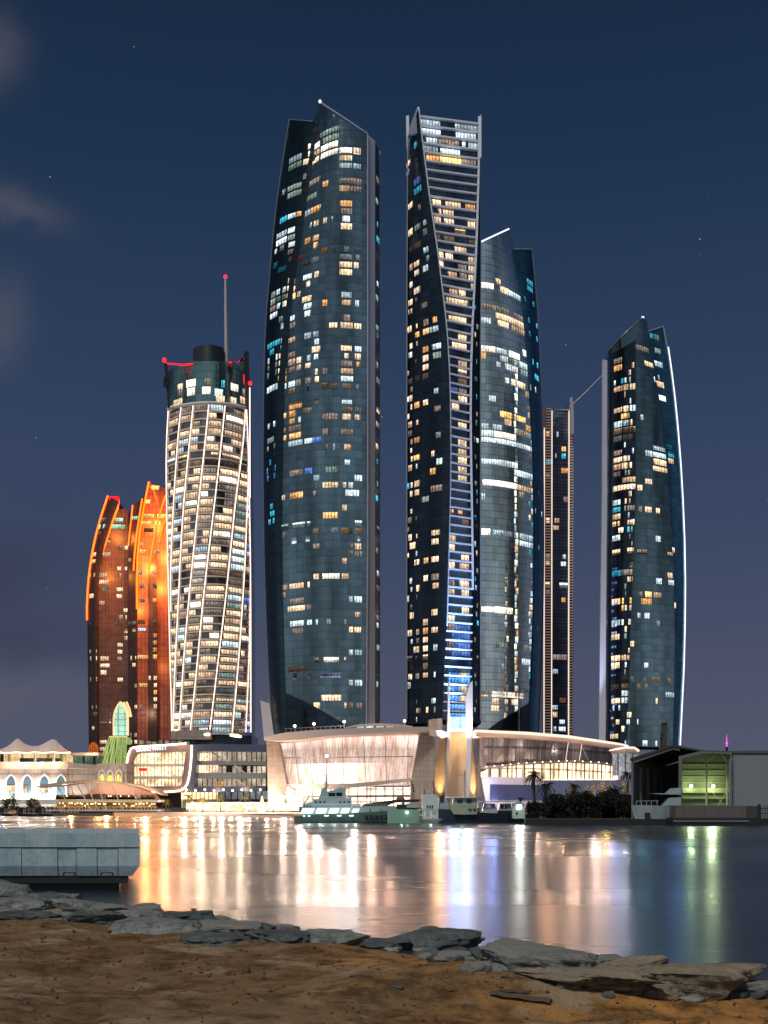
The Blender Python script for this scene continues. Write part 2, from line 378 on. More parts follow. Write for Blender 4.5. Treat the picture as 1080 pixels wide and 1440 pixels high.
def rock_mesh(c, sx, sy, sz, seed, sub=4, tilt=.12):
    r = random.Random(seed); bm = bmesh.new()
    bmesh.ops.create_icosphere(bm, subdivisions=sub, radius=1)
    pl = []
    for k in range(20):
        v = Vector((r.gauss(0, 1), r.gauss(0, 1), r.gauss(0, .8))).normalized(); pl.append((v, r.uniform(.5, .9)))
    pl.append((Vector((r.uniform(-.12, .12), r.uniform(-.25, .1), 1)).normalized(), .5))
    rz = r.uniform(-.25, .25); ty = r.uniform(-tilt, tilt); off = r.uniform(0, 99)
    mb = MB()
    for v in bm.verts:
        q = v.co.copy()
        for n, d in pl:
            e = q.dot(n)-d
            if e > 0: q -= n*e
        nn = noise.noise(q*1.6+Vector((off, 0, 0)))*.16-abs(noise.noise(q*3.2+Vector((off, 3, 0))))*.22+.05-abs(noise.noise(q*8+Vector((off, 3, 0))))*.09+noise.noise(q*17+Vector((off, 3, 0)))*.025+noise.noise(Vector((q.x*2, q.y*2, q.z*9+off)))*.02
        q *= 1+nn
        q = Vector((q.x*1.4, q.y*1.4, q.z*1.8))
        x = q.x*sx/2; y = q.y*sy/2; z = q.z*sz/2
        z += x*ty
        x, y = x*math.cos(rz)-y*math.sin(rz), x*math.sin(rz)+y*math.cos(rz)
        mb.v.append((c.x+x, c.y+y, c.z+z))
    bm.verts.ensure_lookup_table()
    for f in bm.faces: mb.f.append([v.index for v in f.verts]); mb.m.append(0)
    bm.free(); return mb
ROCKS = [
 (10,1262,60,26,'s','blue-grey boulder at the left edge of the photo, nearest the concrete pier'),
 (30,1282,90,24,'s','broad slate slab at the left edge below the topmost boulder'),
 (70,1270,52,16,'k','flat dark slab just right of the pale upright stone'),
 (46,1270,15,15,'p','small pale upright stone among the dark rocks below the pier'),
 (96,1268,40,14,'s','slate rock under the dark foot of the concrete pier, left of its shadow'),
 (40,1295,90,15,'k','long dark rock at the left edge, on the border of the sand'),
 (105,1281,76,18,'s','smooth slate slab directly below the middle of the pier'),
 (128,1300,86,16,'k','low dark rock touching the sand below the middle of the pier'),
 (150,1288,70,18,'g','grey slab with a flat top near the right end of the pier'),
 (178,1300,100,20,'s','wide slate slab beside the sand, left of the long smooth boulder'),
 (205,1288,66,20,'s','slate slab at the water below the right corner of the pier'),
 (245,1300,80,20,'k','dark wedge-shaped rock left of the red cup'),
 (212,1315,120,22,'s','long smooth slate boulder on the sand border, left of the cup'),
 (288,1302,82,15,'s','flat slate rock under the red cup'),
 (330,1316,120,26,'g','grey boulder with a pale cracked top right of the red cup'),
 (385,1306,70,14,'k','dark low rock at the water beyond the pale cracked boulder'),
 (300,1330,90,16,'k','half-buried dark rock in the sand below the cracked boulder'),
 (398,1326,90,18,'k','dark rock between the cracked boulder and the long low slab'),
 (458,1326,104,22,'s','long low slab at the middle of the shoreline row'),
 (505,1320,60,12,'k','thin dark slab at the waterline left of the humped boulder'),
 (530,1336,90,18,'k','dark rock on the sand border left of the humped boulder'),
 (600,1340,140,34,'k','humped dark boulder at the centre of the shore, tallest of its row'),
 (640,1352,70,14,'g','small grey slab tucked under the humped boulder on the orange mound'),
 (690,1350,64,22,'k','blocky dark rock just right of the humped boulder'),
 (762,1370,180,34,'g','long tilted slate slab running down beside the orange sand mound'),
 (832,1364,84,20,'g','grey rock with a light crest at the water, right of the long tilted slab'),
 (882,1376,90,28,'b','brown rock left of the largest boulder'),
 (830,1394,170,20,'b','layered dark brown ledge in front of the largest boulder'),
 (962,1397,190,52,'b','largest boulder, tan with a dusty flat top, at the right'),
 (1068,1406,92,24,'g','grey boulder at the right edge of the photo'),
 (925,1404,84,22,'b','squat brown rock at the foot of the largest boulder'),
]
for i, (cx, yb, w_, h_, k, lab) in enumerate(ROCKS):
    v = ground_hit(cx, yb-2); Y = v.y+w_*v.y/F*.25
    sx = w_*Y/F*1.02; sy = sx*R.uniform(.65, .95); sz = h_*Y/F*(1. if cx < 560 else 1.08)
    o = rock_mesh(Vector((xpx(cx, Y), Y, ground_z(xpx(cx, Y), Y)+sz*.2)), sx, sy, sz, 100+i, 5 if w_ > 80 else 4, .12*min(1, 60/w_)).build('rock', RM[k], smooth=True)
    tag(o, lab, 'rock', 'rocks along the near shore')
for i, (cx, yb, w_, h_, k, lab) in enumerate([
 (346,1369,12,9,'n',''), (712,1366,15,10,'k','small dark stone on the crest of the orange mound'), (787,1379,14,16,'n','brown clod under the tilted slate slab'),
 (858,1404,17,11,'k','dark stone lying in the hollow before the brown ledge'), (322,1374,16,10,'n','tan lump of earth in the middle of the sand'),
 (176,1287,9,8,'p','small white stone beside the wide slate slab'), (60,1288,12,8,'p','small white stone on the dark rocks at the left'),
 (560,1392,16,5,'k','flat dark chip of stone in the lower middle of the sand'), (648,1352,12,8,'k','dark pebble at the foot of the humped boulder'),
 (274,1350,10,5,'n','low clod of earth left of the tan lump')]):
    v = ground_hit(cx, yb); sx = w_*v.y/F*1.1
    o = rock_mesh(v+Vector((0, sx*.3, sx*.1)), sx, sx*.8, h_*v.y/F*1.5, 300+i, 3).build('stone', RM[k], smooth=True)
    tag(o, lab or 'small reddish clod on the dark band of sand at left of centre', 'stone', 'loose stones on the sand')
FR = random.Random(5)
for i in range(90):
    cx = FR.uniform(-5, 1085); e = interp([(0,1292),(200,1302),(400,1322),(540,1332),(620,1352),(700,1376),(850,1402),(1080,1408)], cx); wl_ = interp([(0,1252),(190,1276),(370,1302),(500,1318),(640,1336),(820,1354),(960,1358),(1080,1376)], cx)
    yb = FR.uniform(wl_+1, e+2); v = ground_hit(cx, yb); w_ = FR.uniform(14, 46); sx = w_*v.y/F*1.1
    o = rock_mesh(v+Vector((0, 0, sx*.03)), sx, sx*.8, sx*FR.uniform(.25, .45), 500+i, 3).build('rock', RM[FR.choice('sskkkgb')], smooth=True)
    tag(o, 'small rock wedged among the larger boulders along the near waterline', 'rock', 'rocks along the near shore')
# pebbles and crumbs nobody could count
pb = MB()
for i in range(1200):
    px = R.uniform(-10, 1090); py = R.uniform(1296, 1450)
    v = ground_hit(px, py)
    if ground_z(v.x, v.y) < .45: continue
    s_ = R.choice([.006, .008, .01, .014, .02, .03])*v.y/12
    q = [Vector((R.uniform(.6, 1.3)*s_*a, R.uniform(.6, 1.3)*s_*b_, R.uniform(.5, 1)*s_*c_)) for a, b_, c_ in ((1,0,0),(-1,0,0),(0,1,0),(0,-1,0),(0,0,1),(0,0,-.6))]
    pb.add([v+Vector((0, 0, s_*.3))+k for k in q], [(0,2,4),(2,1,4),(1,3,4),(3,0,4),(2,0,5),(1,2,5),(3,1,5),(0,3,5)], R.choice([0, 0, 0, 0, 0, 0, 1]))
pb.build('pebbles', [RM['n'], RM['k'], RM['g']], kind='stuff', label='crumbs of stone and earth scattered over the sand', cat='pebbles')
# weathered plank half buried
v = ground_hit(715, 1402); pk = MB()
wood = plain('weathered_wood', (.13, .10, .07), .85, 0, .4, 6)
a = v; bq = ground_hit(795, 1416)
def plank(p0, p1, wd, th, name, lab):
    d = (p1-p0).normalized(); n = d.cross(Vector((0, 0, 1))).normalized()*wd/2; u = Vector((0, 0, th))
    mb = MB(); k = 8; vs = []
    for i in range(k+1):
        q = p0.lerp(p1, i/k)+Vector((0, 0, .02+.006*math.sin(i*2)))
        jt = 1+.12*math.sin(i*3.3)
        vs += [q-n*jt, q+n*jt, q+n*jt+u, q-n*jt+u]
    fs = [(i*4+j, i*4+(j+1) % 4, i*4+4+(j+1) % 4, i*4+4+j) for i in range(k) for j in range(4)]+[(3, 2, 1, 0), (k*4, k*4+1, k*4+2, k*4+3)]
    mb.add(vs, fs); o = mb.build(name, wood); tag(o, lab, 'plank', 'scrap planks on the sand')
plank(ground_hit(690, 1400), ground_hit(775, 1412), .11, .025, 'plank', 'weathered plank half buried in the sand, longer of the two')
plank(ground_hit(700, 1396), ground_hit(745, 1399), .05, .02, 'plank', 'short broken stick lying just above the weathered plank')
for i, (x, y, L_, an) in enumerate(((643, 1346, 16, .9), (372, 1408, 20, .2), (505, 1412, 26, -.1), (180, 1405, 18, .5), (905, 1432, 22, .1), (620, 1378, 12, 1.2), (80, 1352, 14, .3), (445, 1362, 10, .7))):
    v0 = ground_hit(x, y); L2 = L_*v0.y/F; tw = MB(); tr_ = random.Random(i)
    pts_ = [v0+Vector((math.cos(an)*L2*k/5, math.sin(an)*L2*k/5*.8+tr_.uniform(-.01, .01), 0)) for k in range(6)]; pts_ = [Vector((q.x, q.y, ground_z(q.x, q.y)+.012+.03*math.sin(k*.6))) for k, q in enumerate(pts_)]
    tw.tube(pts_, [.009, .008, .007, .006, .005, .003], 5); tw.tube([pts_[2], pts_[2]+Vector((.04, .05, .05)), pts_[2]+Vector((.07, .11, .06))], [.006, .005, .003], 5)
    tag(tw.build('twig', wood), 'thin dry forked twig lying on the sand', 'twig', 'dry twigs on the sand')
# red cup
bpy.context.view_layer.update(); dgr = bpy.context.evaluated_depsgraph_get(); Yc = 22.; cz = 1.
for q in range(1276, 1310):
    d = (P(272.5, q, 10)-Vector((0, 0, EYE))).normalized(); hit, loc_, nn_, _, ob_, _ = SC.ray_cast(dgr, (0, 0, EYE), d, distance=34)
    if hit and ob_.name.startswith('rock'):
        for e in (.25, .15, .0):
            h2, l2, _, _, o2, _ = SC.ray_cast(dgr, (loc_.x, loc_.y-.0+e, 4), (0, 0, -1))
            if h2 and abs(l2.z-loc_.z) < .12: break
        Yc, cz = l2.y, l2.z; break
ct = thing('paper_cup', (xpx(272.5, Yc), Yc, cz), 'dark red paper cup standing on a flat rock by the water', 'cup')
cr = plain('red_card', (.22, .012, .01), .6)
c_ = WL[ct]; k = Yc/F
MB().lathe([(.1*k, 0), (3.1*k, 0), (4.1*k, 6.4*k), (3.8*k, 6.4*k), (2.9*k, .4*k), (.1*k, .4*k)], c_, 20).build('cup_body', cr, ct, True)
MB().lathe([(3.9*k, 6.2*k), (4.4*k, 6.3*k), (4.4*k, 6.9*k), (3.8*k, 6.9*k)], c_, 20).build('rim', cr, ct, True)

# ------------------------------------------------------------------ concrete pier
m, pn, out = newmat('pier_concrete'); p = pos(pn)
b = nd(pn, 'ShaderNodeBsdfPrincipled'); b.inputs['Roughness'].default_value = .85
n1 = noise_(pn, p, .8, 6, .65, (1, 1, .5)); n2 = noise_(pn, p, 5, 5, .7)
c = mixc(pn, ramp(pn, n1, [(.35, 0.), (.65, 1.)]), (.26, .38, .44), (.44, .57, .62))
c = mixc(pn, ramp(pn, n2, [(.3, .6), (.5, 0.)]), c, (.17, .25, .29))
c = mixc(pn, ramp(pn, noise_(pn, p, 2.2, 4, .6, (3, 1, .25)), [(.55, 0.), (.75, .5)]), c, (.13, .17, .18))
pn.links.new(c, b.inputs['Base Color'])
bp = nd(pn, 'ShaderNodeBump'); bp.inputs['Strength'].default_value = .4; bp.inputs['Distance'].default_value = .012
pn.links.new(n2, bp.inputs['Height']); pn.links.new(bp.outputs[0], b.inputs['Normal']); pn.links.new(b.outputs[0], out.inputs[0])
PC = m; YP = 42.; dark_conc = plain('dark_concrete', (.018, .02, .022), .5)  # near-black concrete of the footing and ledge
pier = thing('pier', (xpx(60, YP), YP, 0), 'blue-grey precast concrete pier reaching in from the left edge over the dark water', 'pier')
XR = xpx(196.5, YP); XLp = -40; SHEAR[:] = [-.215, YP]
z0, z1, z2, z3, zt = 0, zpy(1232, YP), zpy(1218, YP), zpy(1192, YP), zpy(1171.5, YP)
mb = MB(); mb.box(XLp, XR, YP, YP+9, z3+.02, zt); mb.box(XLp, XR-.1, YP+.12, YP+8.9, z3-.05, z3+.02, 0); mb.build('deck_beam', PC, pier)
xs = [XLp, -28, -22, -17.5]+[xpx(q, YP) for q in (30, 81, 107, 136.5, 166)]+[XR]
for i, (a, b2) in enumerate(zip(xs, xs[1:])):
    last = i == len(xs)-2; e = .012
    ch = xpx(10, 0+YP)-xpx(0, YP) if last else 0
    off = R.uniform(0, .05)
    y0 = YP+.03+off
    tz = z3-.03
    lo = [(a+e, y0, z2), (b2-(e if not last else 0), y0, z2), (b2-(e if not last else 0), y0, tz), (a+e, y0, tz)]
    bot = [(a+e, y0+.14, z1), (b2-e-ch, y0+.14, z1)]
    bk_ = [(a+e, YP+8.8, z1), (b2-e-ch, YP+8.8, z1), (b2-e, YP+8.8, z2), (b2-e, YP+8.8, tz), (a+e, YP+8.8, tz), (a+e, YP+8.8, z2)]
    MB().add(lo+bot+bk_, [(0,1,2,3), (4,5,1,0), (5,7,8,1), (1,8,9,2), (3,2,9,10), (0,3,10,11), (4,0,11,6), (4,6,7,5)]).build('wall_panel', PC, pier)
MB().box(XLp, XR-.75, YP+.45, YP+8.2, -1, z1-.28).build('dark_footing', dark_conc, pier)
MB().box(XLp, XR-.42, YP+.25, YP+8.4, z1-.28, z1-.02).build('ledge', dark_conc, pier)
mb = MB()
for q in (97, 150): mb.tube([P(q-8, 1230, YP-.02), P(q-7, 1226.5, YP-.12), P(q+7, 1226.5, YP-.12), P(q+8, 1230, YP-.02)], .035, 6)
mb.build('mooring_rail', M['dark'], pier)
SHEAR[0] = 0
# ------------------------------------------------------------------ tower facades
class Sheet:
    """curved facade: left/right outlines in photo px (y -> x) at distance Y0+D(t); real position for any (t, z)"""
    def __init__(s, Y0, left, right, top, D, base=1040, fh=3.3):
        s.Y0, s.D, s.fh = Y0, D, fh
        Yl, Yr = Y0+D(0), Y0+D(1)
        s.l = sorted((zpy(y, Yl), x) for x, y in left); s.r = sorted((zpy(y, Yr), x) for x, y in right)
        s.zb = zpy(base, Y0); s.top = [(i/40, zpy(interp(top, i/40), Y0+D(i/40))) for i in range(41)]
    def ends(s, z): return interp(s.l, z), interp(s.r, z)
    def S(s, t, z, off=0.):
        a, b = s.ends(z); Y = s.Y0+s.D(t); return Vector(((a+(b-a)*t-CX)*Y/F, Y-off, z))
    def loc(s, px, py):
        t = .5
        for _ in range(12):
            z = zpy(py, s.Y0+s.D(t)); a, b = s.ends(z); t = min(1, max(0, (px-a)/max(b-a, .1)))
        return t, z
    def at(s, px, py, off=.3): t, z = s.loc(px, py); return s.S(t, z, off)
    def body(s, depth, mat, parent, name='facade', n=20, rows=30, taper=.92, smooth=True):
        mb = MB(); g = []
        for j in range(rows+1):
            for i in range(n+1):
                t = i/n; zt = interp(s.top, t); z = s.zb+(zt-s.zb)*j/rows
                mb.v.append(tuple(s.S(t, z)))
        K = len(mb.v)
        for j in range(rows+1):
            mid = s.S(.5, s.zb).x
            for i in range(n+1):
                x, y, z = mb.v[j*(n+1)+i]; mb.v.append((mid+(x-mid)*taper, s.Y0+depth+(y-s.Y0)*.2, z))
        w_ = n+1
        for j in range(rows):
            for i in range(n):
                a = j*w_+i; mb.f.append((a, a+1, a+w_+1, a+w_)); mb.m.append(0)
                mb.f.append((K+a+1, K+a, K+a+w_, K+a+w_+1)); mb.m.append(0)
            for i, fl in ((0, 1), (n, 0)):
                a = j*w_+i; q = (a, K+a, K+a+w_, a+w_); mb.f.append(q[::-1] if fl else q); mb.m.append(0)
        for i in range(n):
            a = rows*w_+i; mb.f.append((a, a+1, K+a+1, K+a)); mb.m.append(0)
        return mb.build(name, mat, parent)
def win_quad(sh, x0, x1, yc, c, h=.78, snap=True, off=.22):
    t, z = sh.loc((x0+x1)/2, yc)
    if snap: z = sh.zb+(math.floor((z-sh.zb)/sh.fh)+.5)*sh.fh
    hz = sh.fh*h*R.uniform(.82, 1.04)/2; za, zb_ = z-hz, z+hz
    def tt(px, q):
        a, b = sh.ends(q); return min(1.0, max(0, (px-a)/max(b-a, .1)))
    n = max(1, int((x1-x0)/7)); vs = []
    for i in range(n+1):
        px = x0+(x1-x0)*i/n
        t_ = tt(px, z)
        vs += [sh.S(t_, za, off), sh.S(t_, zb_, off)]
    fs = [(2*i, 2*i+2, 2*i+3, 2*i+1) for i in range(n)]
    if c in 'wc' and R.random() < .24: c = {'w': 's', 'c': 'k'}[c]
    return (vs[-1]-vs[0]).length*1., vs, fs, c
def place_windows(sheet_wins, parent, limit=98):
    ws = sorted(sheet_wins, key=lambda q: -q[0])
    for a, vs, fs, c in ws[:limit]: MB().add(vs, fs).build('lit_window', WC[c], parent, hv=[1., 2.]*(len(vs)//2))
    rest = ws[limit:]
    if rest:
        keys = sorted(set(q[3] for q in rest)); mb = MB()
        for a, vs, fs, c in rest: mb.add(vs, fs, keys.index(c))
        mb.build('small_lit_windows', [WC[k] for k in keys], parent, hv=[1., 2.]*(len(mb.v)//2), kind='stuff')
def zone(lst, sc, ox, oy): return [(x0/sc+ox, x1/sc+ox, y/sc+oy, c) for x0, x1, y, c in lst]
def dens(pts, step=8):
    out = []
    for (a, b), (c, d) in zip(pts, pts[1:]):
        n = max(1, int(max(abs(c-a), abs(d-b))/step))
        out += [(a+(c-a)*i/n, b+(d-b)*i/n) for i in range(n)]
    return out+[pts[-1]]
def smooth_poly(pts, it=2):
    for _ in range(it):
        q = [pts[0]]
        for (a, b), (c, d) in zip(pts, pts[1:]): q += [(a*.75+c*.25, b*.75+d*.25), (a*.25+c*.75, b*.25+d*.75)]
        pts = q+[pts[-1]]
    return pts
def strip(sh, pts, r, mat, parent, name, off=.3, n=5): 
    return MB().tube([sh.at(x, y, off) for x, y in dens(smooth_poly(pts))], r, n).build(name, mat, parent)

# ================================================================== tall teal tower (left of centre)
LS = [(407,168),(400,210),(391,270),(384,330),(378,400),(373,460),(371,530),(370,600),(370,680),(371,760),(373,840),(376,920),(381,1000),(384,1040)]
FD = [(449,143),(441,172),(434,230),(424,290),(412,360),(403,420),(396,480),(390,560),(387,660),(386,760),(388,860),(391,960),(395,1040)]
RS = [(517,170),(517.5,400),(517.5,700),(516,900),(515,1040)]
T2 = thing('glass_tower', P(450, 1040, 500), 'tallest curved teal glass tower left of centre, with a pointed slanted top', 'skyscraper')
dT2 = lambda t: 12*max(0, (.62-t)/.62)**2+2.5*max(0, (t-.62)/.38)**2
A = Sheet(500, FD, RS, [(0, 143), (.0, 143), (1, 189)], dT2, 1040)
B = Sheet(509, LS, [(x+10, y) for x, y in FD], [(0, 168), (1, 171)], lambda t: 11*(1-t)**2, 1040)
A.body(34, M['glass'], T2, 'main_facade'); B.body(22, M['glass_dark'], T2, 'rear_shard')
# grey fin and louvred side
FN = Sheet(503, [(517.5,192),(518,700),(516,1040)], [(527.5,196),(527.5,1040)], [(0, 190), (1, 198)], lambda t: 3*t, 1040)
FN.body(3, M['fin'], T2, 'metal_fin', 4, 20)
SD = Sheet(508, [(526.5,196),(526.5,1040)], [(534.5,212),(534.5,1040)], [(0, 198), (1, 214)], lambda t: 8*t, 1040)
louv = facade('louvred_side', (.10, .10, .12), fh=1.9, pitch=9, line=.8)
SD.body(22, louv, T2, 'louvred_side', 4, 20)
strip(SD, [(534,213),(534,1038)], .28, M['fin'], T2, 'edge_trim')
strip(B, LS, .28, M['edge'], T2, 'edge_trim')
strip(A, [(450,144),(516.5,188)], .3, M['fin'], T2, 'roof_edge'); strip(A, [(517,189),(517,1038)], .3, M['fin'], T2, 'edge_trim')
strip(B, [(407,168.5),(440,171.5)], .25, M['edge'], T2, 'roof_edge')
MB().ball(P(450, 142.6, 499), .7).build('roof_lamp', M['led_white'], T2)
# facet at the foot, its dark reflection put into the glass colour
q = [(388,975),(405,976),(440,992),(492,1022),(496,1036),(392,1036)]
mb = MB(); n_ = 24
for i in range(n_):
    xa, xb = 392+104*i/n_, 392+104*(i+1)/n_; f_ = lambda x: interp([(392,976),(405,976),(440,992),(492,1022),(496,1030)], x)
    mb.quad(A.at(xa, 1036, .3), A.at(xb, 1036, .3), A.at(xb, f_(xb), .3), A.at(xa, f_(xa), .3))
mb.build('base_facet', M['glass_black'], T2)
MB().pprism([(366,985),(379,989),(385,1034),(371,1037)], 492, 3).build('base_fin', M['fin'], T2)
W1 = [(390,478,418,'p'),(488,615,418,'p'),(628,720,418,'p'),(732,785,418,'p'),(390,478,468,'w'),(488,615,468,'p'),(628,720,468,'w'),(732,785,468,'w'),
 (250,340,480,'c'),(355,470,535,'w'),(628,720,525,'c'),(732,785,530,'c'),(245,340,570,'g'),(428,470,290,'d'),(480,620,290,'g'),(500,620,345,'g'),(355,480,650,'d'),(235,340,690,'g'),
 (628,700,645,'d'),(700,790,645,'d'),(628,700,695,'w'),(700,790,700,'d'),(195,220,765,'g'),(235,340,745,'g'),(500,540,690,'o'),(375,455,790,'g'),(630,720,820,'o'),(635,720,880,'d'),(650,705,935,'c'),(635,720,995,'w'),
 (180,230,945,'t'),(240,300,920,'c'),(305,340,905,'o'),(355,410,895,'c'),(412,482,885,'o'),(505,530,945,'w'),(565,575,940,'c'),(405,415,1010,'c'),(432,468,1005,'w'),(425,470,1065,'w'),
 (155,228,1065,'c'),(240,290,1040,'c'),(150,228,1125,'c'),(240,290,1095,'g'),(245,290,1150,'c'),(305,325,1140,'o'),(362,405,1130,'o'),(430,458,1122,'o'),(142,155,1200,'c'),(180,210,1185,'d'),(490,535,1175,'o'),(575,595,1165,'c'),
 (660,695,1170,'c'),(735,785,1185,'c'),(240,290,1215,'d'),(290,340,1270,'r'),(245,290,1265,'w'),(360,410,1250,'d'),(415,470,1240,'c'),(628,720,1232,'c'),(748,778,1232,'c'),(130,158,1320,'t'),(165,228,1300,'t'),(628,720,1290,'w'),
 (735,768,1290,'w'),(628,720,1350,'w'),(355,415,1365,'c'),(440,468,1355,'w'),(240,290,1420,'w'),(378,405,1420,'w')]
W2 = [(105,130,50,'g'),(140,200,30,'c'),(210,262,10,'w'),(205,262,60,'w'),(280,298,48,'w'),(100,135,105,'g'),(142,200,80,'g'),(200,265,110,'O'),(142,200,130,'c'),(312,372,90,'w'),(95,135,155,'d'),(322,372,140,'c'),(328,368,195,'c'),
 (95,142,205,'c'),(155,180,240,'g'),(220,258,215,'c'),(220,262,270,'d'),(165,185,290,'c'),(445,480,135,'o'),(578,645,75,'c'),(580,640,130,'w'),(670,695,130,'c'),(590,635,235,'d'),(495,548,285,'w'),(568,655,288,'w'),(665,710,292,'w'),
 (325,370,350,'c'),(385,420,345,'c'),(395,425,398,'c'),(220,262,370,'w'),(78,160,410,'t'),(165,205,385,'c'),(90,120,470,'t'),(165,190,440,'c'),(378,432,455,'w'),(572,645,440,'w'),(668,710,445,'c'),(598,622,495,'w'),(668,705,495,'w'),
 (675,702,550,'o'),(155,205,490,'w'),(220,262,475,'d'),(80,145,520,'c'),(155,205,540,'w'),(220,262,525,'w'),(275,303,515,'w'),(342,368,505,'c'),(392,418,500,'c'),(80,142,575,'g'),(150,205,595,'w'),(222,262,575,'d'),(275,303,568,'w'),
 (333,368,560,'w'),(445,480,567,'d'),(575,648,550,'d'),(570,655,600,'w'),(75,140,625,'g'),(148,205,645,'o'),(400,413,605,'w'),(398,425,660,'w'),(335,370,660,'d'),(572,655,652,'c'),(72,145,680,'c'),(152,205,695,'c'),(220,262,685,'c'),
 (272,303,680,'d'),(222,262,735,'w'),(72,135,725,'t'),(150,200,750,'o'),(445,480,712,'o'),(500,545,705,'w'),(585,640,705,'w'),(675,695,705,'c'),(345,355,720,'d'),(222,310,830,'o'),(580,648,810,'c'),(398,425,815,'d'),(222,268,885,'o'),
 (148,205,905,'o'),(80,130,925,'c'),(222,262,940,'o'),(285,303,930,'c'),(318,375,850,'d'),(445,555,868,'d'),(585,650,860,'d'),(670,710,865,'d'),(585,640,912,'w'),(668,702,915,'w'),(508,540,915,'d'),(78,120,1030,'g'),(155,205,1010,'d'),
 (220,303,985,'d'),(150,205,1050,'o'),(225,303,1030,'o'),(450,490,1010,'d'),(572,655,1015,'d'),(75,130,1085,'g'),(220,312,1090,'c'),(328,380,1075,'c'),(385,436,1075,'b'),(465,485,1120,'d'),(522,533,1120,'c'),(595,640,1120,'w'),
 (90,100,1180,'t'),(72,132,1230,'t'),(160,170,1220,'d'),(500,555,1225,'d'),(600,635,1225,'c'),(75,140,1280,'b'),(228,312,1290,'d'),(332,378,1285,'b'),(390,430,1280,'c'),(470,540,1275,'g'),(450,555,1330,'w'),(588,608,1330,'w'),
 (625,655,1330,'c'),(665,715,1330,'c'),(605,695,1385,'c'),(400,412,1335,'d'),(385,408,1385,'d'),(230,315,1435,'o')]
W3 = [(85,100,40,'t'),(85,128,80,'t'),(75,128,125,'t'),(150,172,20,'w'),(400,488,82,'O'),(515,542,82,'w'),(150,190,155,'c'),(218,290,145,'c'),(305,325,135,'c'),(590,630,140,'c'),(340,372,182,'w'),(448,488,175,'c'),
 (510,548,175,'o'),(553,575,178,'g'),(588,630,178,'w'),(155,175,243,'c'),(212,240,235,'c'),(297,320,228,'c'),(605,620,222,'c'),(555,580,268,'d'),(590,625,270,'w'),(340,380,300,'d'),(590,628,312,'d'),(515,540,355,'w'),(555,575,355,'d'),
 (590,630,355,'d'),(343,377,450,'w'),(395,497,445,'p'),(512,550,448,'w'),(160,185,512,'w'),(200,285,503,'w'),(308,322,497,'w'),(143,153,565,'w'),(160,183,600,'d'),(203,283,592,'d'),(555,575,583,'c'),(588,630,585,'c'),(190,290,638,'w'),
 (135,153,658,'d'),(300,328,630,'d'),(590,620,675,'w'),(203,285,730,'c'),(303,332,723,'c'),(355,368,722,'c'),(422,445,717,'c'),(527,538,717,'d'),(135,157,742,'o'),(213,280,773,'d'),(555,578,768,'w'),(587,625,768,'w'),
 (348,372,945,'d'),(405,492,943,'p'),(522,535,943,'w'),(555,577,943,'c'),(590,630,943,'c'),(190,290,1040,'w'),(310,325,1040,'d'),(383,508,1045,'v'),(220,240,1080,'d'),(555,577,1122,'c'),(590,632,1125,'c'),(345,380,1218,'w'),
 (390,508,1213,'w'),(525,540,1218,'w'),(555,577,1258,'d'),(595,632,1258,'d'),(215,275,1262,'t')]
wl_ = zone(W1, 5.333, 360, 130)+zone(W2, 4.8, 360, 400)+zone(W3, 4.235, 360, 700)
qs = []
for x0, x1, y, c in wl_:
    fx = interp(sorted((b, a) for a, b in FD), y)
    if x1 < fx+2: qs.append(win_quad(B, x0, x1, y, c))
    elif x0 > fx: qs.append(win_quad(A, x0, x1, y, c))
    else: qs.append(win_quad(B, x0, fx, y, c)); qs.append(win_quad(A, fx+1, x1, y, c))
for i in range(26):
    y = 250+i*29+R.uniform(-8, 8); qs.append(win_quad(SD, 528.5+R.uniform(0, 2), 532+R.uniform(0, 1.5), y, R.choice('cwdtdg')))
place_windows(qs, T2)
# soft lamps that shine up the fin
for y in (235, 300, 470, 560, 680, 840, 880, 920, 965):
    pass

# ================================================================== twisting tower with the ladder frame (centre)
FL = [(588,153),(592,190),(597,230),(602,270),(608,310),(614,350),(619,390),(624,430),(628,470),(631,520),(632.5,570),(633,640),(632.5,700),(631,760),(629.5,820),(628,880),(625.5,930),(623.5,970),(622,1016)]
FR = [(673.5,166),(673,230),(671.5,290),(669.5,350),(666.5,410),(664,460),(662,520),(661.5,580),(662,640),(663,700),(664,760),(664.5,830),(664,900),(663,960),(662,1016)]
T1 = thing('twisting_tower', P(625, 1040, 480), 'dark twisting tower at the centre with a pale ladder-like frame narrowing downward', 'skyscraper')
Lf = Sheet(482, [(574,170),(572,230),(571,1040)], [(x, y) for x, y in FL]+[(621,1040)], [(0, 192), (.35, 178), (1, 153)], lambda t: 13*(1-t)**1.5, 1016, 3.72)
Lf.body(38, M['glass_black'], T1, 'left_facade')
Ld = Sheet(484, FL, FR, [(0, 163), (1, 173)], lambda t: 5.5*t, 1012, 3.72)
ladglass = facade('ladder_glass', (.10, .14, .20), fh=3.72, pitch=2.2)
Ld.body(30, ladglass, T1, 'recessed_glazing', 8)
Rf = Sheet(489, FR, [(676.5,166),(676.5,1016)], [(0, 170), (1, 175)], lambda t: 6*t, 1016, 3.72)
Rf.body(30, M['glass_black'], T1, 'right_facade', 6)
def rail(sh, pts, wd, name, mat=M['frame'], dz=.9):
    MB().tube([sh.at(x, y, dz) for x, y in dens(smooth_poly(pts), 6)], wd, 4).build(name, mat, T1)
rail(Ld, FL[:-3], .62, 'frame_rail'); rail(Ld, [(x, y) for x, y in FR[:-3]], .62, 'frame_rail')
rail(Rf, [(675.7,163),(675.7,1014)], .4, 'edge_trim', M['edge']); rail(Lf, [(573.5,196),(571.8,400),(571.8,1012)], .35, 'edge_trim', M['edge'])
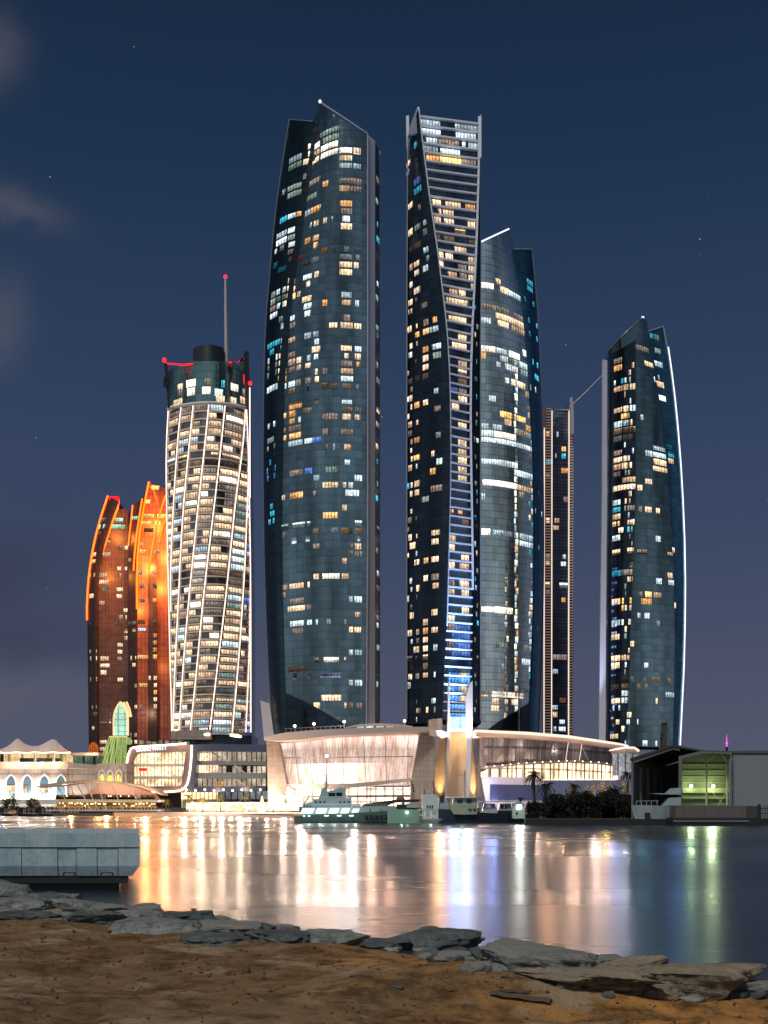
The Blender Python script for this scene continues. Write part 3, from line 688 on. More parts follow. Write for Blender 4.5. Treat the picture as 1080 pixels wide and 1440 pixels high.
MB().pprism([(571,163),(575,162),(575.6,196),(572,210)], 495, 3).build('roof_blade', M['frame'], T1)
MB().pprism([(585.5,153),(589,152),(592,186),(576,190),(575,182)], 483.5, 1.2).build('roof_blade', M['edge'], T1)
MB().pprism([(673.6,163),(677,163),(677,220),(673.2,220)], 488, 2).build('roof_blade', M['frame'], T1)
slabs = []
z = Ld.zb+3.72*1
tops = [zpy(163, 484), 0]
k = 0
while z < zpy(160, 484):
    a, b = Ld.S(.0, z, .0), Ld.S(1, z, .0)
    mb = MB(); n = 4; vs = []
    for i in range(n+1):
        q = Ld.S(i/n, z); vs += [q+Vector((0, -1.5, -.27)), q+Vector((0, -1.5, .27)), q+Vector((0, -.05, .27)), q+Vector((0, -.05, -.27))]
    fs = [(i*4+j, i*4+4+j, i*4+4+(j+1) % 4, i*4+(j+1) % 4) for i in range(n) for j in range(4)]+[(0, 1, 2, 3), (n*4+3, n*4+2, n*4+1, n*4)]
    mb.add(vs, fs).build('balcony_slab', M['frame'], T1); z += 3.72; k += 1
L4 = [(50,75,400,'w'),(60,70,450,'b'),(48,60,500,'w'),(100,118,285,'t'),(100,140,505,'b'),(100,145,565,'t'),(65,90,680,'w'),(128,140,670,'d'),(158,180,755,'c'),(105,140,790,'g'),(65,90,835,'w'),(158,182,865,'c'),(100,140,910,'w'),
 (70,90,950,'w'),(160,190,975,'c'),(100,135,1015,'w'),(178,198,1025,'g'),(70,90,1070,'w'),(103,130,1078,'w'),(155,188,1095,'c'),(100,138,1185,'w'),(70,88,1170,'w'),(148,182,1280,'d'),(65,90,1280,'w'),(218,245,1405,'o'),(160,190,1420,'d'),(65,72,1330,'w')]
L5 = [(115,145,25,'o'),(168,205,15,'o'),(168,205,50,'w'),(205,270,42,'c'),(65,90,35,'w'),(228,288,145,'c'),(235,288,205,'g'),(165,203,170,'o'),(165,203,232,'w'),(165,203,290,'w'),(165,203,350,'w'),(75,95,130,'w'),(72,92,190,'c'),
 (115,145,325,'d'),(70,95,350,'w'),(242,270,450,'c'),(245,285,570,'d'),(70,95,480,'w'),(110,145,500,'o'),(168,200,535,'w'),(118,135,620,'w'),(68,92,640,'w'),(110,145,740,'o'),(250,285,750,'g'),(68,92,720,'d'),(225,243,825,'w'),
 (105,145,860,'o'),(215,255,950,'o'),(258,300,935,'c'),(70,92,960,'w'),(110,145,1040,'w'),(112,143,1095,'w'),(220,300,1075,'d'),(160,210,1190,'g'),(55,75,1100,'t'),(80,95,1100,'w'),(225,280,1410,'w'),(65,90,1290,'w'),(70,90,1420,'w')]
L6 = [(195,235,28,'w'),(65,100,45,'w'),(150,175,92,'o'),(95,125,108,'w'),(195,235,135,'w'),(148,172,198,'w'),(65,80,215,'w'),(195,240,235,'d'),(200,235,288,'w'),(105,125,260,'w'),(50,62,335,'c'),(65,90,428,'w'),(195,228,442,'w'),
 (55,80,520,'w'),(145,172,500,'w'),(145,172,550,'o'),(195,230,548,'w'),(105,125,510,'d'),(145,172,605,'w'),(205,228,600,'c'),(145,172,655,'w'),(145,172,708,'w'),(145,172,758,'w'),(145,172,805,'w'),(90,122,660,'w'),(50,80,680,'d'),
 (105,125,610,'d'),(60,80,780,'w'),(105,125,765,'d'),(208,220,755,'c'),(208,220,803,'c'),(55,70,860,'c'),(195,220,955,'c'),(160,175,975,'w'),(208,220,1005,'d'),(110,128,1010,'d')]
D4 = [(145,265,155,'c'),(360,500,180,'c'),(150,268,200,'c'),(365,490,225,'c'),(175,245,250,'c'),(250,385,260,'d'),(445,500,280,'c'),(160,250,290,'c'),(268,390,310,'c'),(405,425,315,'c'),(180,260,395,'o'),(265,400,400,'O'),(405,490,420,'d'),
 (215,270,645,'w'),(300,395,655,'w'),(425,485,672,'o'),(255,272,700,'w'),(285,350,700,'w'),(230,270,745,'w'),(292,352,762,'w'),(357,425,820,'w'),(440,485,822,'w'),(245,265,855,'w'),(290,357,865,'w'),(362,430,925,'w'),(450,487,930,'w'),
 (260,285,965,'w'),(300,345,970,'w'),(355,430,978,'w'),(262,285,1015,'w'),(445,482,1040,'w'),(445,480,1088,'w'),(380,430,1085,'d'),(315,370,1132,'w'),(390,435,1142,'d'),(445,480,1145,'w'),(460,475,1195,'w'),(325,375,1238,'w'),
 (385,425,1250,'w'),(305,440,1295,'w'),(318,430,1405,'w')]
D5 = [(405,460,80,'w'),(365,460,145,'w'),(405,462,265,'w'),(405,462,325,'w'),(405,462,385,'w'),(410,462,445,'d'),(355,400,445,'b'),(405,465,505,'w'),(362,410,560,'w'),(405,460,685,'w'),(405,460,808,'w'),(405,460,868,'w'),(405,462,928,'w'),
 (405,462,988,'w'),(405,462,1048,'w'),(358,372,1230,'o'),(405,432,1230,'o'),(430,475,1295,'w'),(345,388,1410,'w')]
D6 = [(300,332,28,'w'),(365,412,82,'w'),(298,332,132,'w'),(360,412,135,'w'),(300,330,235,'d'),(360,412,240,'w'),(295,332,288,'w'),(370,412,292,'w'),(372,412,395,'w'),(290,332,445,'w'),(285,330,497,'d'),(285,325,597,'d'),(362,400,752,'w'),
 (362,400,855,'w'),(362,400,908,'w')]
qs = []
for x0, x1, y, c in zone(L4, 4.5, 560, 140)+zone(L5, 4.8, 560, 460)+zone(L6, 4.154, 560, 760): qs.append(win_quad(Lf, x0, x1, y, c, .7))
# recessed rooms keep clear of the slabs
for x0, x1, y, c in zone(D4, 4.5, 560, 140)+zone(D5, 4.8, 560, 460)+zone(D6, 4.154, 560, 760): qs.append(win_quad(Ld, x0, x1, y, 'w' if c == 'w' else c, .7))
for k in range(11): y = 884+k*12.6; qs.append(win_quad(Ld, 636 if k < 5 else 630, 660.5, y, 'b' if k < 5 else 'B', .66, True, .1))  # blue floodlight on the glazing put in as glowing panes
for i in range(34):
    y = 440+i*17+R.uniform(-6, 6); x = R.uniform(666.5, 671); qs.append(win_quad(Rf, x, x+R.uniform(1.2, 3), y, R.choice('cwdtgd'), .6))
for i in range(46):
    y = 380+i*14+R.uniform(-5, 5); x = R.choice([572.5, 577, 584])+R.uniform(0, 1); qs.append(win_quad(Lf, x, x+R.uniform(1.3, 3), y, R.choice('cwwd'), .6))
place_windows(qs, T1)
# ladder floodlights: cool blue light thrown up the frame from its foot
aim(lamp('SPOT', 'blue_uplight', P(643, 1016, 474), 700000, (.2, .42, 1), .6, spot_size=math.radians(34), spot_blend=.8), P(643, 760, 486))
aim(lamp('SPOT', 'blue_uplight', P(643, 1012, 479), 250000, (.25, .5, 1), .6, spot_size=math.radians(50), spot_blend=.8), P(643, 930, 484))

# ================================================================== pale tower behind
T3 = thing('pale_glass_tower', P(715, 1040, 580), 'pale grey-teal glass tower with full-width lit floors, behind the twisting tower', 'skyscraper')
F3 = [(716,322),(723,350),(731,385),(738,420),(743,460),(748,510),(753,580),(757,650),(758,760),(757,860),(753,960),(749,1040)]
A3 = Sheet(580, [(672,330),(672,1040)], F3, [(0, 343), (.11, 340.5), (1, 322)], lambda t: 20*t**2, 1040, 3.55)
A3.body(30, M['glass_pale'], T3, 'main_facade')
B3 = Sheet(590, [(x-9, y) for x, y in F3], [(748,350),(752,390),(757,450),(761,540),(764,640),(765,760),(764,860),(761,950),(757,1040)], [(0, 350), (1, 351)], lambda t: 6+12*t*t, 1040, 3.55)
B3.body(22, M['glass_blue'], T3, 'rear_shard')
strip(A3, [(677,340),(715.5,322.3)], .38, M['led_white'], T3, 'roof_edge'); strip(B3, [(723,350.5),(747.5,351)], .22, M['fin'], T3, 'roof_edge')
strip(B3, [(748,351),(752,390),(757,450),(761,540),(764,640),(765,760),(764,860),(761,950),(757,1036)], .25, M['edge'], T3, 'edge_trim')
q = [(676,1034),(700,1016),(742,990),(749,1000),(748,1036),(676,1038)]
mb = MB()
for i in range(16):
    xa, xb = 677+71*i/16, 677+71*(i+1)/16; f_ = lambda x: interp([(677,1033),(700,1016),(742,990),(749,987)], x)
    mb.quad(A3.at(xa, 1037, .5), A3.at(xb, 1037, .5), A3.at(xb, f_(xb), .5), A3.at(xa, f_(xa), .5))
mb.build('base_facet', M['glass_black'], T3)  # dark reflection at the foot put in as blacker glass
Z4 = [(618,648,1137,'w'),(527,603,1175,'p'),(648,700,1200,'w'),(700,790,1230,'c'),(815,850,1165,'t'),(815,850,1215,'t'),(800,860,1270,'t'),(527,700,1300,'d'),(618,690,1355,'w'),(690,733,1375,'w'),(527,585,1395,'c'),(632,700,1410,'w'),(720,810,1425,'w'),
 (825,880,1420,'t'),(735,790,1395,'d')]
Z5 = [(770,880,20,'w'),(885,940,60,'t'),(555,655,125,'p'),(665,735,145,'c'),(750,820,170,'p'),(845,900,205,'p'),(905,945,245,'t'),(560,592,180,'o'),(690,740,205,'c'),(745,820,225,'g'),(820,905,255,'c'),(665,690,262,'c'),(725,790,275,'c'),
 (830,915,320,'c'),(920,950,350,'t'),(725,750,340,'c'),(890,930,395,'c'),(765,860,405,'w'),(860,955,455,'w'),(610,658,485,'c'),(870,930,550,'d'),(690,768,605,'O'),(805,860,630,'O'),(860,965,670,'o'),(720,765,665,'w'),(565,610,650,'c'),
 (640,700,660,'c'),(560,640,700,'c'),(645,780,712,'p'),(780,900,735,'d'),(560,670,755,'c'),(672,780,775,'c'),(782,920,820,'c'),(560,670,925,'c'),(672,780,940,'c'),(790,920,980,'c'),(570,680,1052,'p'),(682,800,1070,'p'),(802,965,1110,'w'),
 (555,585,1160,'c'),(815,850,1145,'d'),(925,970,1240,'c'),(560,620,1390,'p'),(640,770,1402,'c'),(780,910,1428,'c')]
Z6 = [(695,840,15,'c'),(480,560,395,'p'),(565,668,405,'p'),(570,620,600,'g'),(770,800,385,'w'),(770,790,430,'w'),(770,835,500,'c'),(770,810,545,'c'),(735,768,625,'g'),(725,770,715,'c'),(605,615,750,'c'),(480,530,885,'w'),(548,640,892,'p'),(642,732,898,'p'),
 (740,800,865,'c'),(550,590,940,'w'),(545,590,990,'w'),(660,690,940,'w'),(790,800,770,'d'),(620,640,855,'w')]
qs = []
for x0, x1, y, c in zone(Z4, 4.5, 560, 140)+zone(Z5, 4.8, 560, 460)+zone(Z6, 4.154, 560, 760):
    fx = interp(sorted((b, a) for a, b in F3), y)
    if (x0+x1)/2 > fx-1: qs.append(win_quad(B3, x0, min(x1, fx+16), y, c, .85))
    else: qs.append(win_quad(A3, x0, min(x1, fx), y, c, .85))
for i in range(58):                                   # reflected light streak put in as an irregular column of glowing panes
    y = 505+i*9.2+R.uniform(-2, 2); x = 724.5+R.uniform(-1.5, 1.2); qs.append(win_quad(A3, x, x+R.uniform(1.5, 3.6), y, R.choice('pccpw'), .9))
for i in range(34):
    y = 800+i*7+R.uniform(-2, 2); x = 711+R.uniform(-1.5, 1.5); qs.append(win_quad(A3, x, x+R.uniform(1.2, 3), y, R.choice('gdgcw'), .8))
for i in range(44):
    y = 560+i*10.5+R.uniform(-3, 3); x = 745.5+R.uniform(-2.5, 3.5); qs.append(win_quad(A3, x, x+R.uniform(1.2, 3), y, R.choice('gccdtw'), .8))
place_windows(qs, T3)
strip(A3, [(729.5,700),(729.5,1032)], .5, plain('bronze_strip', (.42, .33, .26), .5), T3, 'vertical_mullion', .35)

# ================================================================== slim louvred tower
T4 = thing('slim_tower', P(786, 1040, 640), 'slim dark louvred tower with lit pale strips down both edges', 'skyscraper')
A4 = Sheet(640, [(764,580),(763,1040)], [(807,580),(806,1040)], [(0, 577), (1, 577)], lambda t: 3*t, 1040, 4.)
A4.body(22, facade('fine_louvres', (.3, .34, .42), fh=1.85, pitch=30, line=.75), T4, 'louvred_facade')
for x in (764.8, 775.5, 799.5, 805.2): strip(A4, [(x+.6,576),(x,1038)], .26, M['led_pink'] if x != 805.2 else M['fin'], T4, 'lit_edge_strip', .6)
strip(A4, [(765,577),(806,577)], .5, M['fin'], T4, 'roof_edge', .5)
MB().pprism([(764,569),(768,572),(768.5,600),(764,600)], 637, 3).build('roof_blade', M['fin'], T4)
MB().pprism([(801.5,560),(805,557),(807,580),(807,610),(803,610)], 637, 3).build('roof_blade', M['fin'], T4)
rung = MB()
for i in range(118):
    z = zpy(1034, 640)+i*1.55; a = A4.S(.04, z, .5); b = A4.S(.26, z, .5); rung.box(a.x, b.x, a.y-.2, a.y+.3, z-.28, z+.28)
    a = A4.S(.87, z, .5); b = A4.S(.97, z, .5); rung.box(a.x, b.x, a.y-.2, a.y+.3, z-.28, z+.28)
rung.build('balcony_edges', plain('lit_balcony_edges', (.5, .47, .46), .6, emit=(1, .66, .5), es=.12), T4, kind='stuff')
V7 = [(125,148,810,'o'),(192,203,803,'c'),(225,252,888,'o'),(225,252,935,'t'),(125,160,980,'t'),(220,262,1052,'o'),(185,192,970,'c'),(235,262,1220,'d'),(125,150,1350,'w'),(180,210,1380,'w'),(125,150,1100,'w')]
V8 = [(165,200,25,'w'),(225,243,195,'c'),(212,245,232,'c'),(205,252,385,'c'),(218,240,438,'o'),(162,193,870,'c'),(205,243,1070,'o'),(160,192,1110,'c'),(162,190,1150,'w'),(205,235,1190,'c'),(200,240,1228,'c'),(168,185,1258,'c'),
 (118,145,400,'c'),(118,145,350,'w'),(120,145,200,'w'),(120,145,240,'w'),(162,250,800,'d')]
place_windows([win_quad(A4, *q, .7, True, .3) for q in zone(V7, 4.5, 740, 430)+zone(V8, 4.3636, 740, 740)], T4)
# roof crane with its jib
cr = thing('roof_crane', P(803, 577, 638), 'small dark roof crane on the slim tower with a long pale jib', 'crane')
MB().tube([P(803.5, 580, 638), P(803.5, 562, 638)], [.9, .6], 6).build('mast', M['dark'], cr)
MB().tube([P(804, 570, 638), P(826, 549, 638), P(850, 524.5, 638)], [.3, .28, .2], 5).build('jib', M['fin'], cr)
MB().tube([P(803, 562, 638), P(796, 575, 638)], .15, 5).build('back_stay', M['dark'], cr)

# ================================================================== right tower
T5 = thing('right_glass_tower', P(905, 1045, 560), 'curved teal glass tower at the right with a separate pale blade on its left', 'skyscraper')
F5 = [(910,455),(913,480),(918,510),(926,550),(932,600),(938,660),(943,720),(947,800),(949,880),(948,960),(946,1050)]
R5 = [(933,459),(938,485),(943,520),(948,560),(952,600),(956,650),(959,700),(961.5,760),(962.5,820),(962,880),(960.5,940),(958,990),(955,1050)]
d5 = lambda t: 9*max(0, (.4-t)/.4)**2+8*max(0, (t-.4)/.6)**2
A5 = Sheet(560, [(856,470),(855,620),(853,800),(852,1050)], F5, [(0, 493), (.35, 468), (.75, 450), (.92, 446), (1, 452)], d5, 1050, 3.45)
A5.body(30, M['glass'], T5, 'main_facade')
B5 = Sheet(571, [(x-9, y) for x, y in F5], R5, [(0, 467), (1, 459)], lambda t: 10*t, 1050, 3.45)
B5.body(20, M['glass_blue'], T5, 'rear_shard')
C5 = Sheet(557.5, [(856.5,520),(855,700),(853,1050)], [(894,520),(894,700),(889,820),(880,1050)], [(0, 500), (1, 478)], lambda t: 8*(1-t)**2-.2, 1050, 3.45)
C5.body(4, M['glass_black'], T5, 'dark_glazed_bay')
strip(A5, [(856,493),(875,472),(897,452),(904,447)], .3, M['edge'], T5, 'roof_edge'); strip(B5, [(911,466.5),(932.5,459.5)], .25, M['fin'], T5, 'roof_edge')
strip(B5, [(x-.5, y) for x, y in R5[:4]], .3, M['fin'], T5, 'edge_trim')
MB().tube([B5.at(x+1.5, y, 0)+Vector((.5, 0, 0)) for x, y in dens(smooth_poly([(942,488),(948,530),(953,580),(957,630),(961,690),(963.5,760),(964.5,820),(964,880),(962.5,940),(960,990),(956.5,1048)]))], .34, 5).build('lit_edge_strip', M['led_white'], T5)
MB().ball(P(904, 446.5, 566), .7).build('roof_lamp', M['led_white'], T5)
BL = Sheet(553, [(848,505),(847.5,700),(844,900),(842.5,1050)], [(854,505),(853.5,700),(852,900),(851.5,1050)], [(0, 505), (1, 507)], lambda t: 2*t, 1050)
aim(lamp('SPOT', 'blade_uplight', P(848, 1048, 545), 260000, (.68, .7, 1), .5, spot_size=math.radians(26), spot_blend=.9), P(850, 830, 553))
BL.body(2.5, plain('pale_violet_blade', (.8, .8, .95), .4, .2, .05, .05, emit=(.5, .52, .8), es=0), T5, 'side_blade', 3, 24)
U7 = [(600,690,300,'p'),(690,775,290,'d'),(530,605,350,'d'),(530,605,405,'o'),(750,810,375,'w'),(812,862,375,'c'),(780,805,195,'t'),(812,840,195,'g'),(812,850,280,'g'),(555,565,495,'c'),(600,630,490,'t'),(540,605,545,'w'),(610,645,525,'w'),
 (655,690,522,'w'),(810,815,460,'c'),(835,842,460,'c'),(818,870,508,'w'),(805,882,598,'p'),(540,550,608,'c'),(527,605,675,'w'),(612,645,660,'w'),(655,695,652,'c'),(600,640,705,'o'),(535,605,762,'c'),(612,645,750,'c'),(650,672,745,'d'),
 (527,605,808,'w'),(612,645,795,'w'),(652,690,790,'w'),(525,605,850,'c'),(612,643,840,'c'),(655,672,830,'w'),(725,740,690,'c'),(530,605,935,'d'),(805,880,908,'c'),(885,920,905,'t'),(755,800,955,'c'),(805,890,952,'c'),(895,935,950,'t'),
 (525,605,985,'w'),(612,640,970,'w'),(655,668,990,'w'),(525,600,1030,'w'),(605,640,1020,'w'),(808,890,998,'w'),(900,932,998,'w'),(803,935,1042,'w'),(545,595,1075,'d'),(610,695,1100,'w'),(525,605,1160,'w'),(605,695,1143,'w'),
 (705,735,1138,'w'),(755,795,1133,'w'),(650,665,1200,'w'),(525,598,1240,'c'),(750,792,1268,'w'),(712,735,1268,'d'),(640,685,1270,'d'),(530,598,1290,'t'),(822,845,1308,'w'),(515,598,1335,'w'),(640,670,1350,'w'),(530,590,1385,'o')]
U8 = [(520,550,10,'w'),(565,595,12,'w'),(525,575,85,'c'),(620,635,20,'t'),(505,575,150,'w'),(620,660,160,'w'),(795,825,85,'c'),(880,910,125,'w'),(868,915,175,'w'),(680,705,175,'d'),(710,740,170,'d'),(635,665,222,'c'),(500,585,275,'t'),
 (590,672,265,'w'),(595,668,300,'d'),(620,642,345,'w'),(865,898,300,'w'),(798,830,343,'c'),(873,922,345,'c'),(500,575,448,'w'),(588,662,437,'O'),(690,715,432,'d'),(728,768,430,'O'),(782,828,430,'w'),(585,705,480,'o'),(705,768,475,'o'),
 (892,918,475,'w'),(632,640,520,'c'),(585,665,567,'w'),(683,700,560,'c'),(725,755,558,'c'),(500,575,612,'c'),(585,660,605,'c'),(800,818,600,'g'),(505,570,700,'w'),(640,662,705,'w'),(500,575,825,'w'),(585,662,818,'w'),(500,572,868,'w'),
 (725,748,857,'c'),(585,660,945,'d'),(638,662,940,'c'),(722,733,937,'c'),(765,820,940,'w'),(868,888,940,'w'),(500,565,990,'w'),(583,660,985,'w'),(680,700,980,'w'),(725,745,978,'w'),(585,655,1028,'c'),(500,575,1075,'w'),(585,650,1072,'c'),
 (855,928,1025,'c'),(530,575,1115,'c'),(795,805,1070,'w'),(605,645,1145,'w'),(610,635,1200,'c'),(680,686,1195,'c'),(550,570,1200,'w'),(585,600,1240,'w'),(500,565,1280,'w'),(790,803,1325,'c'),(712,745,1325,'c')]
qs = []
for x0, x1, y, c in zone(U7, 4.5, 740, 430)+zone(U8, 4.3636, 740, 740):
    fx = interp(sorted((b, a) for a, b in F5), y); cx_ = (x0+x1)/2
    cr_ = interp([(478, 894), (700, 894), (820, 889), (1050, 880)], y)
    if cx_ < cr_ and y > 500: qs.append(win_quad(C5, x0, min(x1, cr_), y, c, .8))
    elif cx_ > fx-1: qs.append(win_quad(B5, x0, x1, y, c, .8))
    else: qs.append(win_quad(A5, x0, min(x1, fx), y, c, .8))
for i in range(60):
    y = 510+i*9+R.uniform(-3, 3); x = R.choice([884, 878, 888])+R.uniform(-1, 1); qs.append(win_quad(C5, x, x+R.uniform(1.2, 3), y, R.choice('gdcww'), .8))
for i in range(24):
    y = 800+i*10; x = R.uniform(855, 862); qs.append(win_quad(C5, x, x+R.uniform(3, 8), y, R.choice('bbbv'), .35, False))
place_windows(qs, T5)
# ================================================================== gridded hotel tower
T6 = thing('ribbed_tower', P(293, 1040, 600), 'bright twisting hotel tower wrapped in a grid of lit ribs, with a tall spire', 'skyscraper')
L6_ = [(237,575),(234,600),(233.5,640),(234.5,700),(236,800),(238.5,900),(241,980),(242,1040)]
R6_ = [(347,575),(349,620),(351,700),(352.5,800),(353,900),(353,1040)]
d6 = lambda t: 16*(2*t-1)**2 if t < .5 else 14*(2*t-1)**2
A6 = Sheet(600, L6_, R6_, [(0, 577), (.5, 568), (1, 577)], d6, 1032, 4.1)
A6.body(44, facade('ribbed_body', (.30, .26, .25), fh=4.1, pitch=2.5, streak=.3), T6, 'facade_body', 28, 34)
RIB = [[(237,574),(233.5,640),(235,740),(238,860),(241.5,1030)], [(255,571),(250,620),(244,710),(240,800),(240.5,860)],
 [(272,569),(267,620),(259,700),(254,780),(251,850),(246,940),(243.5,1027)], [(294,568),(289,620),(280,700),(274,760),(266,840),(259,920),(252,1027)],
 [(317,569),(312,620),(303,700),(298,740),(286,840),(278,930),(268,1027)], [(346,574),(342,630),(332,700),(326,760),(318,840),(307,930),(295,1030)],
 [(350.5,600),(349.5,680),(347,740),(345,790),(342,840),(336,930),(327,1030)], [(352.5,760),(352.5,850),(350.5,930),(346,1030)], [(348,575),(350.5,660),(352.8,800),(353,1030)]]
ribw = emis('rib_led', (1, .74, .58), 2.2, True)
for pts in RIB: strip(A6, pts, .28, ribw, T6, 'lit_rib', .7)
def ribx(pts, y):
    q = sorted((b, a) for a, b in pts)
    if y < q[0][0]-4 or y > q[-1][0]+6: return None
    return interp(q, y)
slabm = plain('balcony_slab', (.75, .68, .62), .6, 0, .2, .5)
qs = []; ns = 0
z = A6.zb+.0
GW = {'w': 'w', 'h': 'p'}
while z < zpy(577, 600):
    n = 26; vs = []
    for i in range(n+1):
        q = A6.S(i/n, z); vs += [q+Vector((0, -.75, -.3)), q+Vector((0, -.75, .38)), q+Vector((0, .3, .38)), q+Vector((0, .3, -.3))]
    fs = [(i*4+j, i*4+4+j, i*4+4+(j+1) % 4, i*4+(j+1) % 4) for i in range(n) for j in range(4)]+[(0, 1, 2, 3), (n*4+3, n*4+2, n*4+1, n*4)]
    MB().add(vs, fs).build('floor_slab', slabm, T6)
    yc = HZ-(z+2.05-EYE)*F/604
    xs_ = [ribx(r, yc) for r in RIB]
    order = sorted([(x, i) for i, x in enumerate(xs_) if x is not None])
    for (xa, ia), (xb, ib) in zip(order, order[1:]):
        if xb-xa < 3.5: continue
        glassbay = (ia == 5 and ib == 6)
        if xa > 340 and not glassbay: c = R.choice(['v', 'b', 'd', 'w', 'b']); 
        elif glassbay: c = R.choice('gwcwg') if yc > 700 else R.choice('gddw')
        else: c = R.choices(['w', 'd', 'p', 'c', None, 'g'], [56, 14, 16, 8, 5, 1])[0]
        if 744 < yc < 752: c = 'o'
        if c is None: continue
        e = (xb-xa)*.08
        if R.random() < .4 and not glassbay: 
            if R.random() < .5: xa += (xb-xa)*.35
            else: xb -= (xb-xa)*.35
        qs.append(win_quad(A6, xa+e+.8, xb-e-.8, yc, c, .66))
    z += 4.1
place_windows(qs, T6)
# crown drum and glass cylinder
Yc = 620; cxp = 292; kx = Yc/F; top0 = zpy(577, Yc)
c0 = Vector((xpx(cxp, Yc), Yc+4, 0)); r0 = 57*kx
CY = Sheet(604, [(236,575),(236.5,516)], [(350,575),(350.5,516)], [(0, 522), (.1, 514), (.3, 508), (.7, 508), (.9, 516), (1, 524)], lambda t: 14*(2*t-1)**2, 577, 4.3)
CY.body(36, M['glass_crown'], T6, 'glass_crown', 24, 6)
DR = Sheet(606, [(271.5,520),(271.5,485)], [(314,520),(314,485)], [(0, 490), (.25, 485.5), (.6, 484), (1, 489)], lambda t: 6*(2*t-1)**2, 514, 4)
DR.body(14, plain('dark_drum', (.022, .03, .035), .5), T6, 'dark_drum', 14, 3)
bandp = [(237,575),(255,570),(275,567),(295,566),(317,567.5),(335,570),(348,574)]
MB().tube([A6.at(x, y+1.5, 1.1) for x, y in dens(smooth_poly(bandp), 5)], .9, 6).build('white_band', M['white'], T6)
place_windows([win_quad(CY, *q, .9, False) for q in [(250,257,544,'w'),(262,275,539,'p'),(263,274,551,'p'),(288,296,537,'d'),(284.5,296,549,'p'),(302,313.5,552,'c'),(311.5,316,540,'t'),(325,335,545,'p'),(304,316,561,'w'),(324,333,564,'w'),
  (244,256,566,'w'),(341,346,552,'d'),(250,256,552,'d'),(338,345,563,'w')]], T6)
sp_ = MB().tube([P(318.5, 512, 615), P(318, 470, 615), P(317.5, 440, 615), P(317, 391, 615)], [1.15, .95, .85, .6], 10).build('spire', plain('spire_metal', (.5, .47, .45), .5, .2), T6)
MB().ball(P(317, 389, 615), 1., 0, 10).build('beacon', M['red'], sp_)
for pts, nm in (([(228.5,507),(234,511),(258,513),(271,512)], 'red_neon_tube'), ([(322,510),(332,509),(345,503)], 'red_neon_tube'), ([(343,527),(344,540)], 'red_neon_tube')):
    MB().tube([P(x, y, 606) for x, y in pts], .38, 6).build(nm, M['redtube'], T6)
for x, y in ((231,506), (351.5,539)): MB().ball(P(x, y, 603), 1.05, 0, 10).build('beacon', M['red'], T6)
mb = MB(); mb.tube([P(233, 511, 604), P(236, 540, 606), P(238, 574, 608)], [.9, .8, .6], 5); mb.tube([P(233, 530, 604), P(233, 545, 606)], 1.3, 4); mb.build('side_bracket', M['dark'], T6)
mb = MB(); mb.tube([P(346.5, 495, 604), P(347.5, 540, 605), P(348.5, 576, 608)], [1.4, 1.4, .7], 5); mb.tube([P(340, 503, 606), P(340, 522, 606)], 1.3, 4); mb.tube([P(328, 508, 606), P(328, 518, 606)], .9, 4); mb.tube([P(326, 512, 606), P(346, 501, 604)], .35, 4); mb.build('side_bracket', M['dark'], T6)
MB().tube([P(351.3, 545, 604), P(351.3, 600, 605), P(351.5, 700, 606)], .32, 5).build('lit_pole', ribw, T6)
mb = MB(); mb.tube([A6.at(243, 1036, 1.5), A6.at(268, 1034, 1.5), A6.at(295, 1033, 1.5)], .75, 6); mb.build('canopy_light', M['led_w'], T6)
mb = MB(); mb.tube([A6.at(325, 1034, 1.5), A6.at(338, 1036, 1.5), A6.at(352, 1037, 1.5)], .7, 6); mb.build('canopy_light', M['led_w'], T6)
MB().pprism([(241,1028),(297,1026),(297,1040),(240,1040)], 599, 8).build('base_band', M['concrete'], T6)
MB().pbox(240, 354, 1034, 1062, 606, 30).build('base_storey', M['glass_dark'], T6)

# ================================================================== orange-lit towers
ost = plain('orange_lit_stone', (.17, .05, .032), .45, .1, .35, .15)
def fluted(name, col, pitch):
    m, nt, out = newmat(name); p = pos(nt); sp = nd(nt, 'ShaderNodeSeparateXYZ'); nt.links.new(p, sp.inputs[0])
    l = lines(nt, sp.outputs[0], pitch, .3); h = lines(nt, sp.outputs[2], 3.9, .14); n = noise_(nt, p, .25, 4, .6)
    b = nd(nt, 'ShaderNodeBsdfPrincipled'); b.inputs['Roughness'].default_value = .4
    f = math_(nt, 'MULTIPLY', math_(nt, 'SUBTRACT', 1.1, math_(nt, 'MULTIPLY', math_(nt, 'MAXIMUM', l, h), .45)), ramp(nt, n, [(.3, .6), (.7, 1.3)]))
    cc = nd(nt, 'ShaderNodeVectorMath', operation='SCALE'); cc.inputs[0].default_value = col; nt.links.new(f, cc.inputs['Scale'])
    nt.links.new(cc.outputs[0], b.inputs['Base Color']); nt.links.new(b.outputs[0], out.inputs[0]); return m
fl1 = fluted('fluted_brown_stone', (.10, .055, .045), 2.1); fl2 = fluted('fluted_dark_glass', (.035, .016, .014), 3.); 
O1 = thing('orange_lit_tower', P(150, 1056, 760), 'brown tower at the left with two curved orange light lines and a sliced top', 'skyscraper')
a1 = Sheet(760, [(152,697),(141,730),(131,770),(125,810),(122.5,850),(123,900),(125,1060)], [(168,704),(158,730),(147,765),(140,800),(136,830),(137,1060)], [(0, 697), (1, 705)], lambda t: 4*(1-t)**2, 1058, 4.6)
a1.body(24, fl2, O1, 'left_glazed_side', 8)
b1 = Sheet(762, [(167,712),(157,734),(146,768),(139,802),(135,830),(136,1060)], [(181,712),(182,1060)], [(0, 718), (.6, 715), (1, 719)], lambda t: 2*t, 1058, 4.6)
b1.body(24, fl1, O1, 'stone_face', 8)
